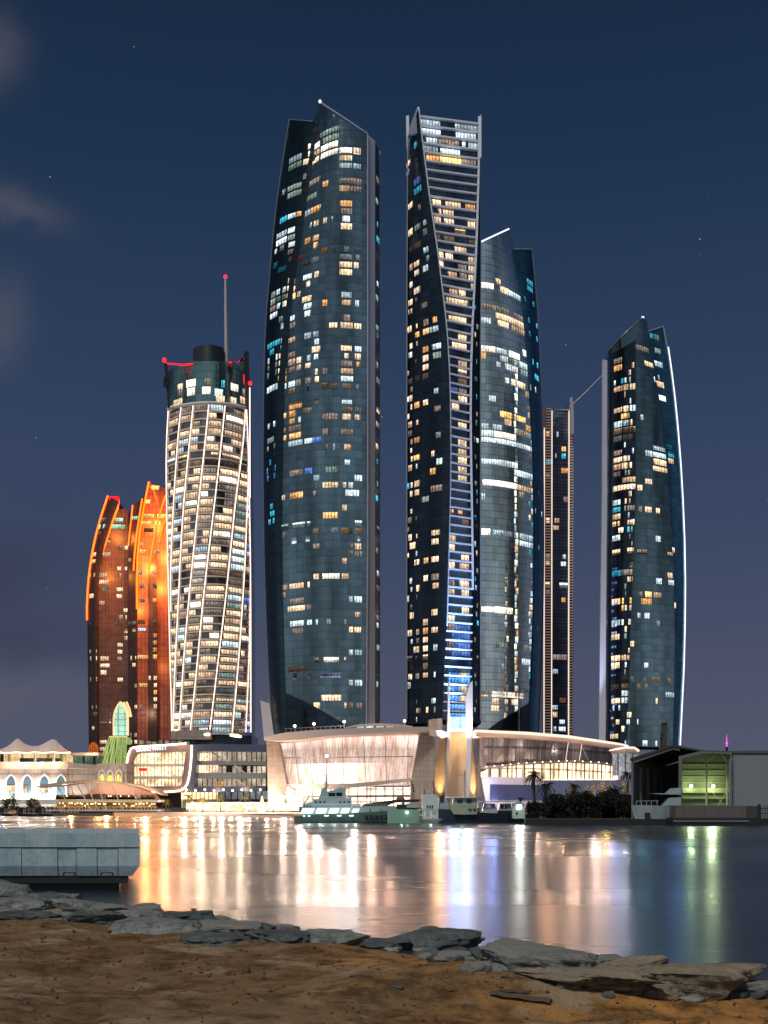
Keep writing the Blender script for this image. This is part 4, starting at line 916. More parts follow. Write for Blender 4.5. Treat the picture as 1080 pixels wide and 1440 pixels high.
strip(a1, [(152,697.5),(141,730),(131,770),(125,810),(122.5,850),(122.5,872)], .6, M['led_o'], O1, 'light_line', .5)
strip(b1, [(168,705),(158,731),(147,765),(139,795),(134.5,816)], .55, M['led_o'], O1, 'light_line', 1.2)
strip(b1, [(167,714),(159,733),(149,765),(141.5,790)], .4, M['led_o'], O1, 'light_line', .9)
O2 = thing('orange_lit_tower', P(210, 1056, 750), 'peaked brown tower beside the ribbed one, its top glowing strong orange', 'skyscraper')
a2 = Sheet(750, [(210,678),(201,720),(195,760),(193,800),(193,1060)], [(236,690),(240,760),(240,1060)], [(0, 679), (.5, 683), (1, 689)], lambda t: 2*t, 1058, 4.6)
a2.body(26, fluted('fluted_red_stone', (.24, .075, .045), 2.4), O2, 'stone_face', 10)
b2 = Sheet(755, [(187,712),(181,768),(180,1060)], [(212,690),(200,730),(196,800),(196,1060)], [(0, 713), (.45, 703), (.6, 700), (1, 690)], lambda t: 3*(1-t), 1058, 4.6)
b2.body(20, fl2, O2, 'left_glazed_side', 8)
c2 = Sheet(748.6, [(209,803),(208,1060)], [(220,770),(221,1060)], [(0, 803), (1, 775)], lambda t: 0, 1058, 4.6)
c2.body(3, fl2, O2, 'dark_bay', 4)
for sh, pts, r in ((b2, [(186.5,711),(183,745),(180.5,768)], .42), (b2, [(200.5,702),(194,742),(189.5,780),(188.5,803)], .5), (a2, [(210,678),(201.5,720),(195.5,760),(193,800),(193.2,857)], .6),
                   (a2, [(233.5,697),(223,730),(215,765),(209.5,801)], .55), (a2, [(235.5,724),(229,742),(224,763)], .5)):
    strip(sh, pts, r, M['led_o'], O2, 'light_line', 1.1)
strip(a2, [(211,684),(217,690),(222,709)], .3, M['led_o'], O2, 'light_line', .6)
MB().pbox(154, 166, 698, 703, 762, 4).build('roof_plant', M['redtube'], O1); 
N7 = [(145,230,685,'o'),(110,180,885,'o'),(110,175,950,'o'),(110,170,1100,'o'),(285,325,730,'o'),(245,325,870,'w'),(400,435,800,'d'),(472,505,800,'w'),(510,535,930,'o'),(395,437,1015,'w'),(472,495,1015,'w'),(415,440,1085,'w'),(215,288,1090,'w'),
 (215,305,1160,'w'),(240,305,1240,'d'),(388,452,1235,'w'),(388,445,1310,'w'),(215,268,1380,'w'),(115,155,1250,'w'),(462,500,1420,'w'),(170,270,590,'G'),(320,470,565,'G'),(545,605,490,'G'),(640,770,455,'Y'),(800,910,455,'Y'),
 (640,735,550,'Y'),(780,830,545,'Y'),(610,655,765,'o'),(610,690,835,'o'),(610,650,1065,'c'),(620,680,1200,'d'),(755,795,1045,'w'),(755,800,1210,'d'),(755,800,1355,'o'),(780,820,830,'w'),(620,680,1330,'d'),
 (190,280,520,'d'),(370,450,520,'G'),(670,760,600,'o'),(670,730,300,'O'),(740,820,160,'Y')]
N8 = [(170,240,90,'w'),(440,475,68,'w'),(500,512,60,'w'),(398,430,140,'w'),(448,468,130,'w'),(490,520,190,'w'),(490,520,262,'w'),(430,475,290,'w'),(525,545,90,'w'),(558,597,85,'w'),(565,595,147,'w'),(615,680,65,'o'),(620,690,135,'c'),
 (755,790,60,'w'),(755,790,200,'o'),(755,795,268,'o'),(755,795,338,'o'),(755,800,403,'o'),(172,240,350,'w'),(175,240,418,'w'),(268,350,402,'w'),(430,470,340,'w'),(430,470,405,'w'),(268,355,472,'w'),(275,325,540,'w'),(550,560,420,'w'),
 (590,598,420,'w'),(610,730,415,'o'),(565,595,490,'w'),(175,240,612,'w'),(430,475,605,'w'),(758,792,610,'w'),(715,733,620,'w'),(762,800,682,'w'),(625,700,690,'o'),(585,603,690,'w'),(762,792,748,'o'),(760,805,815,'w'),(762,808,882,'w'),
 (762,808,950,'w'),(190,238,870,'w'),(585,610,905,'w'),(630,660,890,'d'),(203,245,935,'w'),(268,327,995,'w'),(350,370,1000,'w'),(638,692,965,'w'),(192,215,1068,'w'),(545,560,1105,'d'),(585,610,1110,'w'),(545,560,1175,'w'),
 (585,610,1175,'w'),(265,325,1190,'w'),(265,310,1260,'w')]
q1, q2 = [], []
for x0, x1, y, c in zone(N7, 7.2, 110, 660)+zone(N8, 6.545, 100, 860):
    cx_ = (x0+x1)/2; e1 = interp([(705, 168), (765, 147), (830, 136), (1060, 137)], y)
    if cx_ < e1: q1.append(win_quad(a1, x0, x1, y, c, .6))
    elif cx_ < 181: q1.append(win_quad(b1, x0, x1, y, c, .6))
    elif cx_ < interp([(690, 209), (760, 195.5), (800, 193)], y): q2.append(win_quad(b2, x0, x1, y, c, .6))
    elif 208 < cx_ < 221 and y > 805: q2.append(win_quad(c2, x0, x1, y, c, .6))
    else: q2.append(win_quad(a2, x0, x1, y, c, .6))
place_windows(q1, O1); place_windows(q2, O2)
OC = (1, .30, .05)
for x, y, e, Y in ((219,815,60000,735), (204,790,50000,738), (228,770,60000,735), (214,725,60000,735), (190,850,24000,738), (146,800,16000,748), (222,930,12000,735), (160,745,22000,748)):
    lamp('POINT', 'orange_floodlight', P(x, y, Y), e, OC, 1.)
for x, y, e in ((146,1000,2600), (205,1000,6000), (168,920,2500)): lamp('POINT', 'facade_lamp', P(x, y, 738), e, (1, .55, .3), 1.)
# ================================================================== arched entrance with green glass
AR = thing('arched_atrium', P(160, 1073, 590), 'pointed arch window glowing mint green above a flared yellow-green glass entrance', 'entrance hall')
def arch(cx, top, bot, w_, n=10, k=.8):          # pointed arch outline in px
    pts = []; sh = top+w_*k
    for i in range(n+1):
        a = math.pi/3*i/n; pts.append((cx+w_/2-w_*math.cos(a), sh-(sh-top)*math.sin(a)/math.sin(math.pi/3)))
    L = [(cx-w_/2, bot)]+pts; Rr = [(2*cx-x, y) for x, y in reversed(L[:-1])]
    return L+Rr
def ring(mb, outer, inner, Y, d, m=0):
    n = len(outer)
    for i in range(n-1):
        o0, o1, i1, i0 = [(xpx(a, Y), zpy(b, Y)) for a, b in (outer[i], outer[i+1], inner[i+1], inner[i])]
        mb.prism([o0, o1, i1, i0], Y, Y+d, m)
aw_ = MB().pprism(arch(169, 989, 1034, 19, k=1.4), 590, 1.5).build('arch_window', lit('mint_glass', (.5, .95, .66), .95, 3.5, .5, .5, zp=3.), AR)
mb = MB(); ring(mb, arch(169, 986, 1034, 21, k=1.32), arch(169, 989, 1034, 19, k=1.4), 588.5, 3); mb.build('arch_rim', emis('arch_rim_light', (1, .62, .32), 1.4), aw_)
for k in (1, 2):
    pts = [(171+4*k, 988-.5*k), (176+3.5*k, 997), (179.5+3*k, 1008)]
    MB().tube([P(x-1, y, 589+2*k) for x, y in pts], .55, 5).build('arch_rib', emis('arch_rib_light', (1, .55, .25), 1.6), AR)
fg_ = MB().pprism([(154,1036),(178.5,1036),(178,1075),(139,1075)], 589, 10).build('flared_glass', lit('green_glass', (.42, .62, .18), .6, 3.2, .15, .25, zp=50), AR)
mb = MB()
for a, b in ((154,139),(157,144),(160,149),(163,154),(166.5,160),(172,170),(178,178)): mb.tube([P(a, 1036, 588.5), P(b, 1075, 588.5)], .17, 4)
mb.tube([P(153.5, 1036, 588.3), P(179, 1036, 588.3)], .5, 4); mb.build('glazing_bars', plain('yellow_bars', (.6, .6, .2), .5, emit=(.9, .9, .3), es=.5), fg_)
MB().pprism([(137,1029),(139,1029),(137,1029)], 592, .1) if 0 else None
dm = thing('lit_dome', P(130, 1058, 640), 'small orange-lit domed kiosk at the foot of the left brown tower', 'dome')
MB().pprism(arch(130.5, 1043, 1060, 11), 640, 4).build('dome_shell', lit('orange_lattice', (1, .2, .03), .5, 1.2, .4, .35, zp=1.4), dm)
MB().pbox(124, 137, 1058, 1062, 639, 5).build('dome_plinth', M['cream'], dm)
def slabpx(mb, pts, depth, m=0):                       # (px, py_top, py_bottom, Y) stations -> solid band with real depth
    vs = []
    for px, a, b, Y in pts:
        x = xpx(px, Y); vs += [(x, Y, zpy(a, Y)), (x, Y, zpy(b, Y)), (x, Y+depth, zpy(b, Y)), (x, Y+depth, zpy(a, Y))]
    n = len(pts)
    fs = [(i*4+j, i*4+(j+1) % 4, i*4+4+(j+1) % 4, i*4+4+j) for i in range(n-1) for j in range(4)]+[(3, 2, 1, 0), (n*4-4, n*4-3, n*4-2, n*4-1)]
    return mb.add(vs, fs, m)
def arc(f, px0, px1, n): return [f(px0+(px1-px0)*i/n) for i in range(n+1)]
def pl(name, loc, e, col, size=.4): return lamp('POINT', name, loc, e, col, size)
GZ = .9
# ------------------------------------------------------------------ land behind the harbour
gl = MB()
pts = [(-1500, 432), (xpx(300, 432), 432), (xpx(405, 372), 372), (xpx(430, 300), 300), (xpx(738, 290), 290), (xpx(741, 203), 203), (900, 203), (3000, 900), (3000, 1500), (-3000, 1500), (-3000, 700)]
n = len(pts); gl.add([(x, y, GZ) for x, y in pts]+[(x, y, -1) for x, y in pts], [tuple(range(n))]+[(i, i+n, (i+1) % n+n, (i+1) % n) for i in range(n)])
gl.build('ground', plain('paved_ground', (.16, .13, .11), .9, 0, .3, .05), kind='structure')
bs = MB(); q = [(160, 1148.5, 1143.5), (250, 1148.8, 1142.5), (330, 1149.5, 1141.5), (400, 1151, 1141), (425, 1152, 1142)]
vs = []
for px, a, b in q:
    Ya = EYE*F/(a-HZ); vs += [(xpx(px, Ya), Ya, -.02), (xpx(px, 445), 445, 1.35)]
bs.add(vs, [(2*i, 2*i+2, 2*i+3, 2*i+1) for i in range(4)]); bs.build('beach', plain('beach_sand', (.5, .32, .24), .95, 0, .2, .2), kind='structure')

# ------------------------------------------------------------------ drum-shaped podium
PD = thing('podium_hall', P(480, 1120, 440), 'drum-shaped hall of glowing pink-white glass leaning outward under a wide flat roof', 'podium')
dd = lambda t: 30*(t-.62)**2*1.6
G1 = Sheet(440, [(392,1040),(404,1104)], [(589,1030),(579,1104)], [(0, 1044), (.3, 1039), (.6, 1036), (1, 1034)], dd, 1103, 4)
def drumglass(name, s, nsc):
    m, nt, out = newmat(name); p = pos(nt); sp = nd(nt, 'ShaderNodeSeparateXYZ'); nt.links.new(p, sp.inputs[0])
    n1 = noise_(nt, p, nsc, 4, .6, (1.6, 1, .35)); n2 = noise_(nt, p, .07, 2, .5); n3 = noise_(nt, p, 1.5, 4, .6)
    v = lines(nt, math_(nt, 'ADD', sp.outputs[0], math_(nt, 'MULTIPLY', sp.outputs[2], -.12)), 1.15, .12)
    low = ramp(nt, sp.outputs[2], [(0., 1.), (1., 0.)])
    zz = math_(nt, 'DIVIDE', math_(nt, 'SUBTRACT', sp.outputs[2], 12.), 17.); zf = ramp(nt, zz, [(0., .62), (.49, .62), (.8, .52), (1., 1.)])
    xf = ramp(nt, math_(nt, 'DIVIDE', math_(nt, 'ADD', sp.outputs[0], 42.), 56.), [(0., .62), (.1, .8), (.24, 1.7), (.42, 1.9), (.72, .75), (1., .55)])
    br = math_(nt, 'MULTIPLY', math_(nt, 'MULTIPLY', ramp(nt, n1, [(.3, .62), (.55, 1.), (.75, 1.25)]), ramp(nt, n3, [(.3, .8), (.7, 1.15)])), math_(nt, 'SUBTRACT', 1., math_(nt, 'MULTIPLY', v, .42)))
    lo = math_(nt, 'LESS_THAN', zz, .48)
    br = math_(nt, 'MULTIPLY', math_(nt, 'MULTIPLY', br, math_(nt, 'ADD', math_(nt, 'MULTIPLY', lo, xf), math_(nt, 'MULTIPLY', math_(nt, 'SUBTRACT', 1., lo), zf))), s)
    e = nd(nt, 'ShaderNodeEmission'); nt.links.new(mixc(nt, ramp(nt, n1, [(.35, 0.), (.7, 1.)]), (1, .60, .45), (1, .80, .70)), e.inputs[0]); nt.links.new(br, e.inputs[1])
    nt.links.new(e.outputs[0], out.inputs[0]); return m
G1.body(24, drumglass('glowing_drum_glass', 1.5, .35), PD, 'glass_wall', 30, 10)
for px0, px1 in ((413,421),(432,440),(453,457),(481,484),(511,515),(542,543.5),(574,573)):
    MB().tube([G1.at(px0, 1037, .25), G1.at(px1, 1103, .25)], .14, 4).build('mullion', M['edge'], PD)
MB().tube([G1.at(x, 1066-(x-395)*.012, .3) for x in range(397, 586, 8)], .22, 4).build('transom', M['slab'], PD)
Yd = lambda px: 436+30*((px-400)/190-.6)**2*1.6
rf = lambda px: (px, interp([(371,1036.5),(400,1030),(450,1026),(500,1024),(560,1022),(604,1022)], px), interp([(371,1040),(385,1042),(420,1040),(470,1034),(560,1029),(604,1028.5)], px), 425+34*((px-370)/235-.6)**2*1.5)
roofm = plain('pale_roof', (.55, .47, .43), .6, 0, .1, .1)
slabpx(MB(), arc(rf, 371, 604, 30), 46).build('roof_slab', roofm, PD)
lf = lambda px: (px, interp([(389,1101),(420,1103.5),(500,1101.5),(590,1093)], px), interp([(389,1104),(405,1108),(440,1110),(500,1106.5),(590,1096.5)], px), 431+30*((px-400)/190-.6)**2*1.6)
slabpx(MB(), arc(lf, 389, 590, 26), 26).build('lower_lip', roofm, PD)
MB().pbox(396, 598, 1107, 1134, 447, 14).build('lobby_front', lit('lobby_light', (1, .70, .50), 3.2, 3.5, .9, .3, True, .35, 5), PD)
slabpx(MB(), [(396, 1119, 1122, 442), (598, 1117.5, 1120.5, 442)], 8).build('lobby_floor_edge', roofm, PD)
for px in (405, 432, 458, 486, 520, 552, 566): MB().pbox(px, px+1.2, 1106, 1134, 445, 1).build('column', M['white'], PD)
MB().pprism([(374.5,1040),(392,1045),(403,1104),(398,1135),(377,1135)], 446, 20).build('end_wall', M['concrete'], PD)
MB().pprism([(590,1034),(619,1036),(606,1135),(577,1135),(578,1100)], 437, 22).build('wedge_wall', M['concrete'], PD)
MB().pprism([(577,1097),(590,1095),(598,1120),(577,1120)], 435, 3).build('wall_plinth', M['concrete'], PD) if 0 else None
# roof terrace: low curved pavilion, railing and lamps
tp = lambda px: (px, interp([(486,1022.5),(505,1018.5),(530,1017),(560,1018.5),(580,1021)], px), interp([(486,1024),(505,1021),(530,1020),(560,1021),(580,1023.5)], px), 452)
slabpx(MB(), arc(tp, 486, 580, 14), 10).build('terrace_pavilion_roof', roofm, PD)
MB().pbox(502, 560, 1020, 1025, 455, 6).build('terrace_pavilion', lit('terrace_light', (.9, .8, .68), .9, 4, .9, .1), PD)
mb = MB(); 
for px in range(402, 486, 7): mb.tube([P(px, 1031-(px-402)*.07, 436), P(px, 1024.5-(px-402)*.05, 436)], .09, 4)
mb.tube([P(400, 1024.6, 436), P(486, 1020.4, 436)], .09, 4); mb.build('terrace_railing', M['fin'], PD)
for k, (px, py) in enumerate(((414.5,1021), (441.5,1018), (484,1015), (569,1014))):
    t = thing('terrace_lamp', P(px, py+9, 438), 'roof terrace lamp post on the drum-shaped hall, %s of four' % ('first from the left', 'second from the left', 'third from the left', 'rightmost')[k], 'lamp', 'lamps on the podium roof')
    MB().tube([P(px, py+9, 438), P(px, py, 438)], [.16, .12], 5).build('post', M['fin'], t); MB().ball(P(px, py-.2, 438), .55).build('lamp_head', emis('terrace_bulb%d' % k, (1, .72, .5), 6), t)
# ------------------------------------------------------------------ pylon under the twisting tower
PY = thing('tower_pylon', P(640, 1120, 455), 'golden floodlit fluted pylon with two tall white blades carrying the twisting tower', 'pylon')
gold = plain('gold_lit_wall', (.64, .52, .38), .7, 0, .12, .1)
def conc(pts_l, pts_r, Y, bow, name, mat, n=10):
    """wall between two outlines, hollowed backward in the middle"""
    ys_ = sorted(set([y for _, y in pts_l+pts_r])); rows = []
    ys_ = [ys_[0]+(ys_[-1]-ys_[0])*i/10 for i in range(11)]
    mb = MB()
    for y in ys_:
        a = interp([(q, x) for x, q in pts_l], y); b = interp([(q, x) for x, q in pts_r], y)
        for i in range(n+1):
            t = i/n; mb.v.append(tuple(P(a+(b-a)*t, y, Y)+Vector((0, bow*4*t*(1-t), 0))))
    K = len(mb.v)
    mb.v += [(x, Y+abs(bow)+2.5, z) for x, y, z in mb.v]
    for j in range(10):
        for i in range(n):
            a = j*(n+1)+i; mb.f.append((a, a+n+1, a+n+2, a+1)); mb.m.append(0); mb.f.append((K+a, K+a+1, K+a+n+2, K+a+n+1)); mb.m.append(0)
        for i in (0, n):
            a = j*(n+1)+i; mb.f.append((a, a+n+1, K+a+n+1, K+a)); mb.m.append(0)
    for i in range(n):
        mb.f.append((i, i+1, K+i+1, K+i)); mb.m.append(0); a = 10*(n+1)+i; mb.f.append((a, a+1, K+a+1, K+a)); mb.m.append(0)
    return mb.build(name, mat, PY, smooth=True)
conc([(631.5,1027),(627.5,1136)], [(658,1027),(655.5,1136)], 456, 4.5, 'recessed_wall', gold)
conc([(618,1030),(616,1050),(608,1136)], [(629.5,1030),(627,1136)], 456.5, -1.5, 'flank_wall', gold)
conc([(662,1030),(658,1136)], [(666,1030),(668,1060),(673,1136)], 456.5, -1.5, 'flank_wall', gold)
bl = plain('white_blade', (.6, .6, .66), .5, .0, .06, .1)
MB().pprism([(630.5,960),(632.5,957.5),(632.6,1020),(629.8,1136),(625.5,1136),(629.6,1020)], 452, 5).build('blade', bl, PY)
MB().pprism([(655,982),(661,961),(664.5,957),(664.8,1010),(663,1050),(659.5,1136),(655,1136),(656.5,1030)], 452, 5).build('blade', bl, PY)
MB().pprism([(600,1025),(621,1027),(629,1030),(629,1036),(618,1038),(604,1038)], 449, 9).build('collar', roofm, PY)
MB().pprism([(664.5,1027),(684,1027),(684,1034),(676,1037),(665,1038)], 449, 9).build('collar', roofm, PY)
MB().pprism([(603,1012),(622,1010),(622,1026),(603,1026)], 462, 9).build('shoulder_block', M['concrete'], PY)
MB().pbox(632.5, 656, 1008, 1026.5, 459, 6).build('glass_screen', lit('icy_screen', (.55, .78, 1), 1.35, 3, .25, .7, zp=1.3), PY)
MB().tube([P(631, 1027, 452.5), P(657, 1027, 452.5)], .35, 5).build('light_line', M['led_w'], PY)
for px, e, tx in ((614, 14000, 616), (620, 12000, 621), (664, 14000, 663), (669, 12000, 665)): aim(lamp('SPOT', 'golden_uplight', P(px, 1134, 452), e, (1, .66, .28), .3, spot_size=math.radians(40), spot_blend=.9), P(tx, 1060, 457))
for px, tx in ((632, 634), (653, 652)): aim(lamp('SPOT', 'golden_uplight', P(px, 1134, 453.5), 26000, (1, .66, .3), .25, spot_size=math.radians(17), spot_blend=.7), P(tx, 1070, 457.5))
for px in (627, 660): aim(lamp('SPOT', 'blade_light', P(px, 1060, 440), 26000, (.72, .8, 1), .4, spot_size=math.radians(60), spot_blend=.8), P(px, 1000, 452))
for px, py in ((620, 1020), (672, 1022)): pl('collar_lamp', P(px, py-1, 450), 1500, (1, .6, .25))
for px in (635, 654): pl('golden_downlight', P(px, 1031, 454), 900, (1, .66, .3))
for x, y, Y, e in ((396,1090,420,900), (420,1125,432,2500), (592,1075,422,1300), (385,1125,430,900), (600,1110,425,800)): pl('podium_lamp', P(x, y, Y), e, (1, .72, .52))
pl('roof_wash', P(480, 1012, 430), 1500, (1, .75, .6)); 
# ------------------------------------------------------------------ right wing
RW = thing('podium_wing', P(770, 1093, 450), 'long curved dark-glass wing with a bright white roof edge, right of the pylon', 'podium')
Yw = lambda px: 446+ (max(0, px-700)/200)**2*80
def interp3(pts): return lambda px: interp(pts, px)
rt = interp3([(668,1026),(740,1029),(800,1034),(840,1040),(872,1045),(884,1048)]); rb = interp3([(668,1029),(740,1032.5),(800,1037.5),(840,1043),(872,1047.5),(884,1049)])
slabpx(MB(), arc(lambda px: (px, rt(px), rb(px), Yw(px)-9), 668, 884, 26), 40).build('roof_edge_light', M['led_pink'], RW)
slabpx(MB(), arc(lambda px: (px, rb(px)-.3, rb(px)+5.5, Yw(px)-7), 670, 878, 26), 36).build('roof_fascia', plain('pink_fascia', (.62, .45, .38), .6, emit=(1, .6, .45), es=.12), RW)
ribg = facade('ribbed_wing_glass', (.34, .31, .31), .3, .6, 6.5, 1.55, .5, .6)
def band(mb, y0, y1, px0, px1, depth, dy=0, lean=0, n=26):
    pts = []; vs = []
    for i in range(n+1):
        px = px0+(px1-px0)*i/n; Y = Yw(px)+dy
        a, b = P(px, y0(px), Y), P(px-lean, y1(px), Y+1.5); vs += [a, b, b+Vector((0, depth, 0)), a+Vector((0, depth, 0))]
    fs = [(i*4+j, i*4+(j+1) % 4, i*4+4+(j+1) % 4, i*4+4+j) for i in range(n) for j in range(4)]+[(3, 2, 1, 0), (n*4, n*4+1, n*4+2, n*4+3)]
    return mb.add(vs, fs)
gb = interp3([(680,1078),(740,1072),(800,1069),(840,1071),(868,1075)])
band(MB(), lambda px: rb(px)+4, gb, 681, 868, 20).build('ribbed_glass', ribg, RW)
for px in (693, 716, 739, 760, 779, 797, 806, 816, 834, 852):
    MB().tube([P(px+2.5, rb(px)+5, Yw(px)-.5), P(px-1.5, gb(px), Yw(px)-.2)], .16, 4).build('glass_rib', M['edge'] if px not in (797, 816) else M['led_pink'], RW)
MB().tube([P(816+i*.8, 1046+i*1.6, Yw(820)-.6) for i in range(15)], .18, 4).build('beam_reflection', M['white'], RW)  # beam mirrored in the glass, put in as a white strip
band(MB(), gb, lambda px: gb(px)+3.2, 677, 870, 22, -5).build('lower_lip', roofm, RW)
for i in range(17): 
    px = 684+i*11.3; MB().ball(P(px, gb(px)+.6, Yw(px)-6.5), .25, 0, 6).build('lip_lamp', emis('lip_bulb', (1, .72, .5), 5) if i == 0 else bpy.data.materials['lip_bulb'], RW)
band(MB(), lambda px: gb(px)+3.2, lambda px: 1096, 680, 872, 12, 2).build('gallery', lit('gallery_light', (1, .62, .36), 3.2, 4.5, .9, .25, True, .3, 6), RW)
for px in range(690, 872, 12): MB().tube([P(px, gb(px)+3, Yw(px)-2), P(px, 1096, Yw(px)-2)], .35, 5).build('column', M['edge'], RW)
MB().pprism([(675,1037),(683,1037),(684,1083),(676,1086),(678,1120),(674,1120)], 447, 10).build('end_pier', M['concrete'], RW)
MB().pprism([(677,1092.5),(735,1093),(765,1097),(765,1136),(684,1136)], 440, 8).build('lower_wall', plain('lilac_wall', (.55, .52, .6), .7, 0, .06, .1), RW)
MB().pprism([(689,1103),(765,1104),(765,1125),(689,1125)], 439.6, .3).build('display_panel', plain('dark_blue_panel', (.04, .055, .14), .5, 0, .1, .1), RW)
for x, y, Y, e, c in ((695,1126,436,700,(.8,.72,1)), (735,1126,434,350,(.8,.72,1)), (682,1105,436,1500,(.8,.7,1)), (680,1060,438,1500,(1,.7,.6)), (730,1086,425,2500,(1,.7,.5)), (790,1084,425,2500,(1,.7,.5)), (850,1086,440,2500,(1,.7,.5))): pl('wing_lamp', P(x, y, Y), e, c)
for px in (720, 770, 820): pl('wing_fascia_lamp', P(px, rt(px)+22, Yw(px)-14), 600, (1, .8, .7))
EP = thing('end_pavilion', P(882, 1090, 470), 'small curved glass pavilion with a lit canopy edge between the wing and the boat shed', 'pavilion')
slabpx(MB(), [(866,1052,1054,470),(880,1049.5,1052,466),(892,1050,1052.5,466),(899,1054,1057,470)], 14).build('canopy_edge', M['led_pink'], EP)
slabpx(MB(), [(867,1055,1059,471),(880,1052.5,1058,467.5),(892,1053,1058,467.5),(897,1057,1060,471)], 12).build('canopy', roofm, EP)
MB().pbox(868, 897, 1058, 1090, 474, 10).build('glass_wall', lit('pavilion_light', (.8, .8, .85), .4, 3, .9, .2), EP)

# ------------------------------------------------------------------ hotel podium (left of drum)
HP = thing('hotel_podium', P(270, 1130, 560), 'four-storey hotel podium framed in curving light lines, under the ribbed tower', 'podium')
def poly_ring(mb, o, i, Y, d, close=True):
    n = len(o)
    for k in range(n if close else n-1):
        q = [o[k], o[(k+1) % n], i[(k+1) % n], i[k]]; mb.prism([(xpx(a, Y), zpy(b, Y)) for a, b in q], Y, Y+d)
o1 = [(176,1112),(177,1085),(180,1063),(184,1055),(190,1051.5),(230,1049),(262,1047),(271,1047),(270,1058),(268,1080),(264,1102),(260,1111),(252,1114.5),(200,1117)]
i1 = [(181,1104),(182,1085),(183.5,1068),(187,1060.5),(193,1058),(230,1057),(255,1055.5),(261,1056.5),(260.5,1063),(258,1080),(256,1098),(254,1104),(248,1106),(205,1108)]
fr = plain('purple_grey_cladding', (.17, .13, .15), .5, .1, .2, .1)
mb = MB(); poly_ring(mb, o1, i1, 553, 14); mb.build('curved_frame', fr, HP)
o2 = [(271,1047),(300,1046),(374,1047),(374,1112),(300,1114),(262,1114),(268,1080)]
i2 = [(278,1057),(300,1056),(374,1057),(374,1105),(300,1106),(273,1106),(276,1080)]
mb = MB()
for k in range(6): mb.prism([(xpx(a, 553), zpy(b, 553)) for a, b in (o2[k], o2[k+1], i2[k+1], i2[k])], 553.2, 566)
mb.prism([(xpx(a, 553), zpy(b, 553)) for a, b in (o2[6], o2[0], i2[0], i2[6])], 553.2, 566)
mb.build('straight_frame', plain('blue_black_cladding', (.07, .09, .16), .35, .2, .2, .1), HP)
for (a, b, mt, nm) in ((182, 260, lit('restaurant_light', (1, .66, .38), 1.7, 1.7, .9, .1, True, .4, 60), 'lit_glazing'), (274, 374, lit('lounge_light', (.85, .68, .5), .62, 2.4, .9, .1, False, .25, 60), 'lit_glazing')):
    for y0, y1 in ((1057, 1074), (1077.5, 1091.5), (1094.5, 1105.5)): MB().pbox(a, b, y0, y1, 562, 6).build(nm, mt, HP)
for a, b, y0, y1, Y in ((181,261,1074,1077.5,556),(181,259,1091.5,1095,556),(273,374,1070,1075.5,556),(273,374,1087,1094.5,555)):
    MB().pbox(a, b, y0, y1, Y, 7).build('balcony_slab', M['slab'] if a < 200 else M['edge'], HP)
for p_ in ([(183,1053.5),(190,1050),(230,1048),(262,1045.5)], [(269.5,1048),(268.5,1075),(265,1098),(261,1107),(254,1112),(235,1113.5),(213,1114)], [(176,1108),(177,1082),(180,1062),(183,1055)]):
    MB().tube([P(x, y, 552) for x, y in dens(smooth_poly(p_), 5)], .42, 6).build('light_line', M['led_w'], HP)
for a, b, c_, d_ in ((298,1058,322,1072),(330,1076,348,1090),(332,1096,348,1107)): MB().tube([P(a, b, 556), P(c_, d_, 556)], .5, 4).build('stair_beam', M['slab'], HP)
for a, b in ((318,326),(341,347),(352,356)): MB().pbox(a, b, 1077, 1086, 561.5, .4).build('dark_room', M['dark'], HP)
MB().pbox(280, 299, 1059, 1070, 561, .6).build('lit_room', WC['w'], HP); MB().pbox(276, 307, 1076, 1086.5, 561, .6).build('lit_room', WC['w'], HP); MB().pbox(304, 315, 1099, 1105, 561, .6).build('lit_room', WC['o'], HP)
MB().pbox(195, 206, 1080, 1084, 560.5, 1).build('red_sign_panel', emis('red_panel', (.9, .06, .05), .9), HP)
MB().pbox(255, 306, 1112, 1136, 563, 5).build('ground_floor_glazing', lit('ground_floor_light', (1, .64, .34), 2.2, 2., .8, .1, True, .4, 60), HP)
MB().pbox(306, 375, 1112, 1136, 563.5, 5).build('ground_floor_dark', lit('ground_floor_dim', (.55, .6, .62), .3, 3., .8, .1, False, .3, 60), HP)
MB().pbox(178, 374, 1047, 1136, 569, 40).build('block', M['stone_dark'], HP)
for k in range(9): MB().ball(P(262+k*13, 1110.5+(k % 2)*1.2, 552), .55, 0, 6).build('soffit_lamp', bpy.data.materials['lip_bulb'], HP)
for a, b in ((219,'x'), (256,'x')): MB().tube([P(a, 1136, 548), P(a, 1078, 548)], .16, 5).build('flagpole', M['fin'], HP)
for x in range(196, 262, 9): MB().pbox(x, x+5.5, 1041+R.uniform(0, 2), 1047, 575, 4).build('rooftop_screen', WC['d'] if x % 2 else M['slab'], HP)
cu = bpy.data.curves.new('sign_text', 'FONT'); cu.body = 'GRAND HYATT'; cu.size = 2.7; cu.extrude = .1; cu.space_character = 1.02
to = bpy.data.objects.new('tmp', cu); COL.objects.link(to)
dg = bpy.context.evaluated_depsgraph_get(); me = bpy.data.meshes.new_from_object(to.evaluated_get(dg)); bpy.data.objects.remove(to)
so = bpy.data.objects.new('sign_letters', me); COL.objects.link(so); me.materials.clear(); me.materials.append(emis('sign_white', (.85, .88, 1), 3.2))
so.parent = HP; bw = max(v.co.x for v in me.vertices); sw = (234.5-191)*552.4/F
so.scale = (sw/bw, 1, 1); so.rotation_euler = (math.radians(90), math.radians(-4.2), 0); so.location = P(191, 1057.2, 552.4)-WL[HP]
for x, y, e in ((200,1045,3500), (250,1042,3500), (255,1118,3500), (300,1112,2500), (340,1110,2500)): pl('podium_lamp', P(x, y, 545), e, (1, .68, .42))

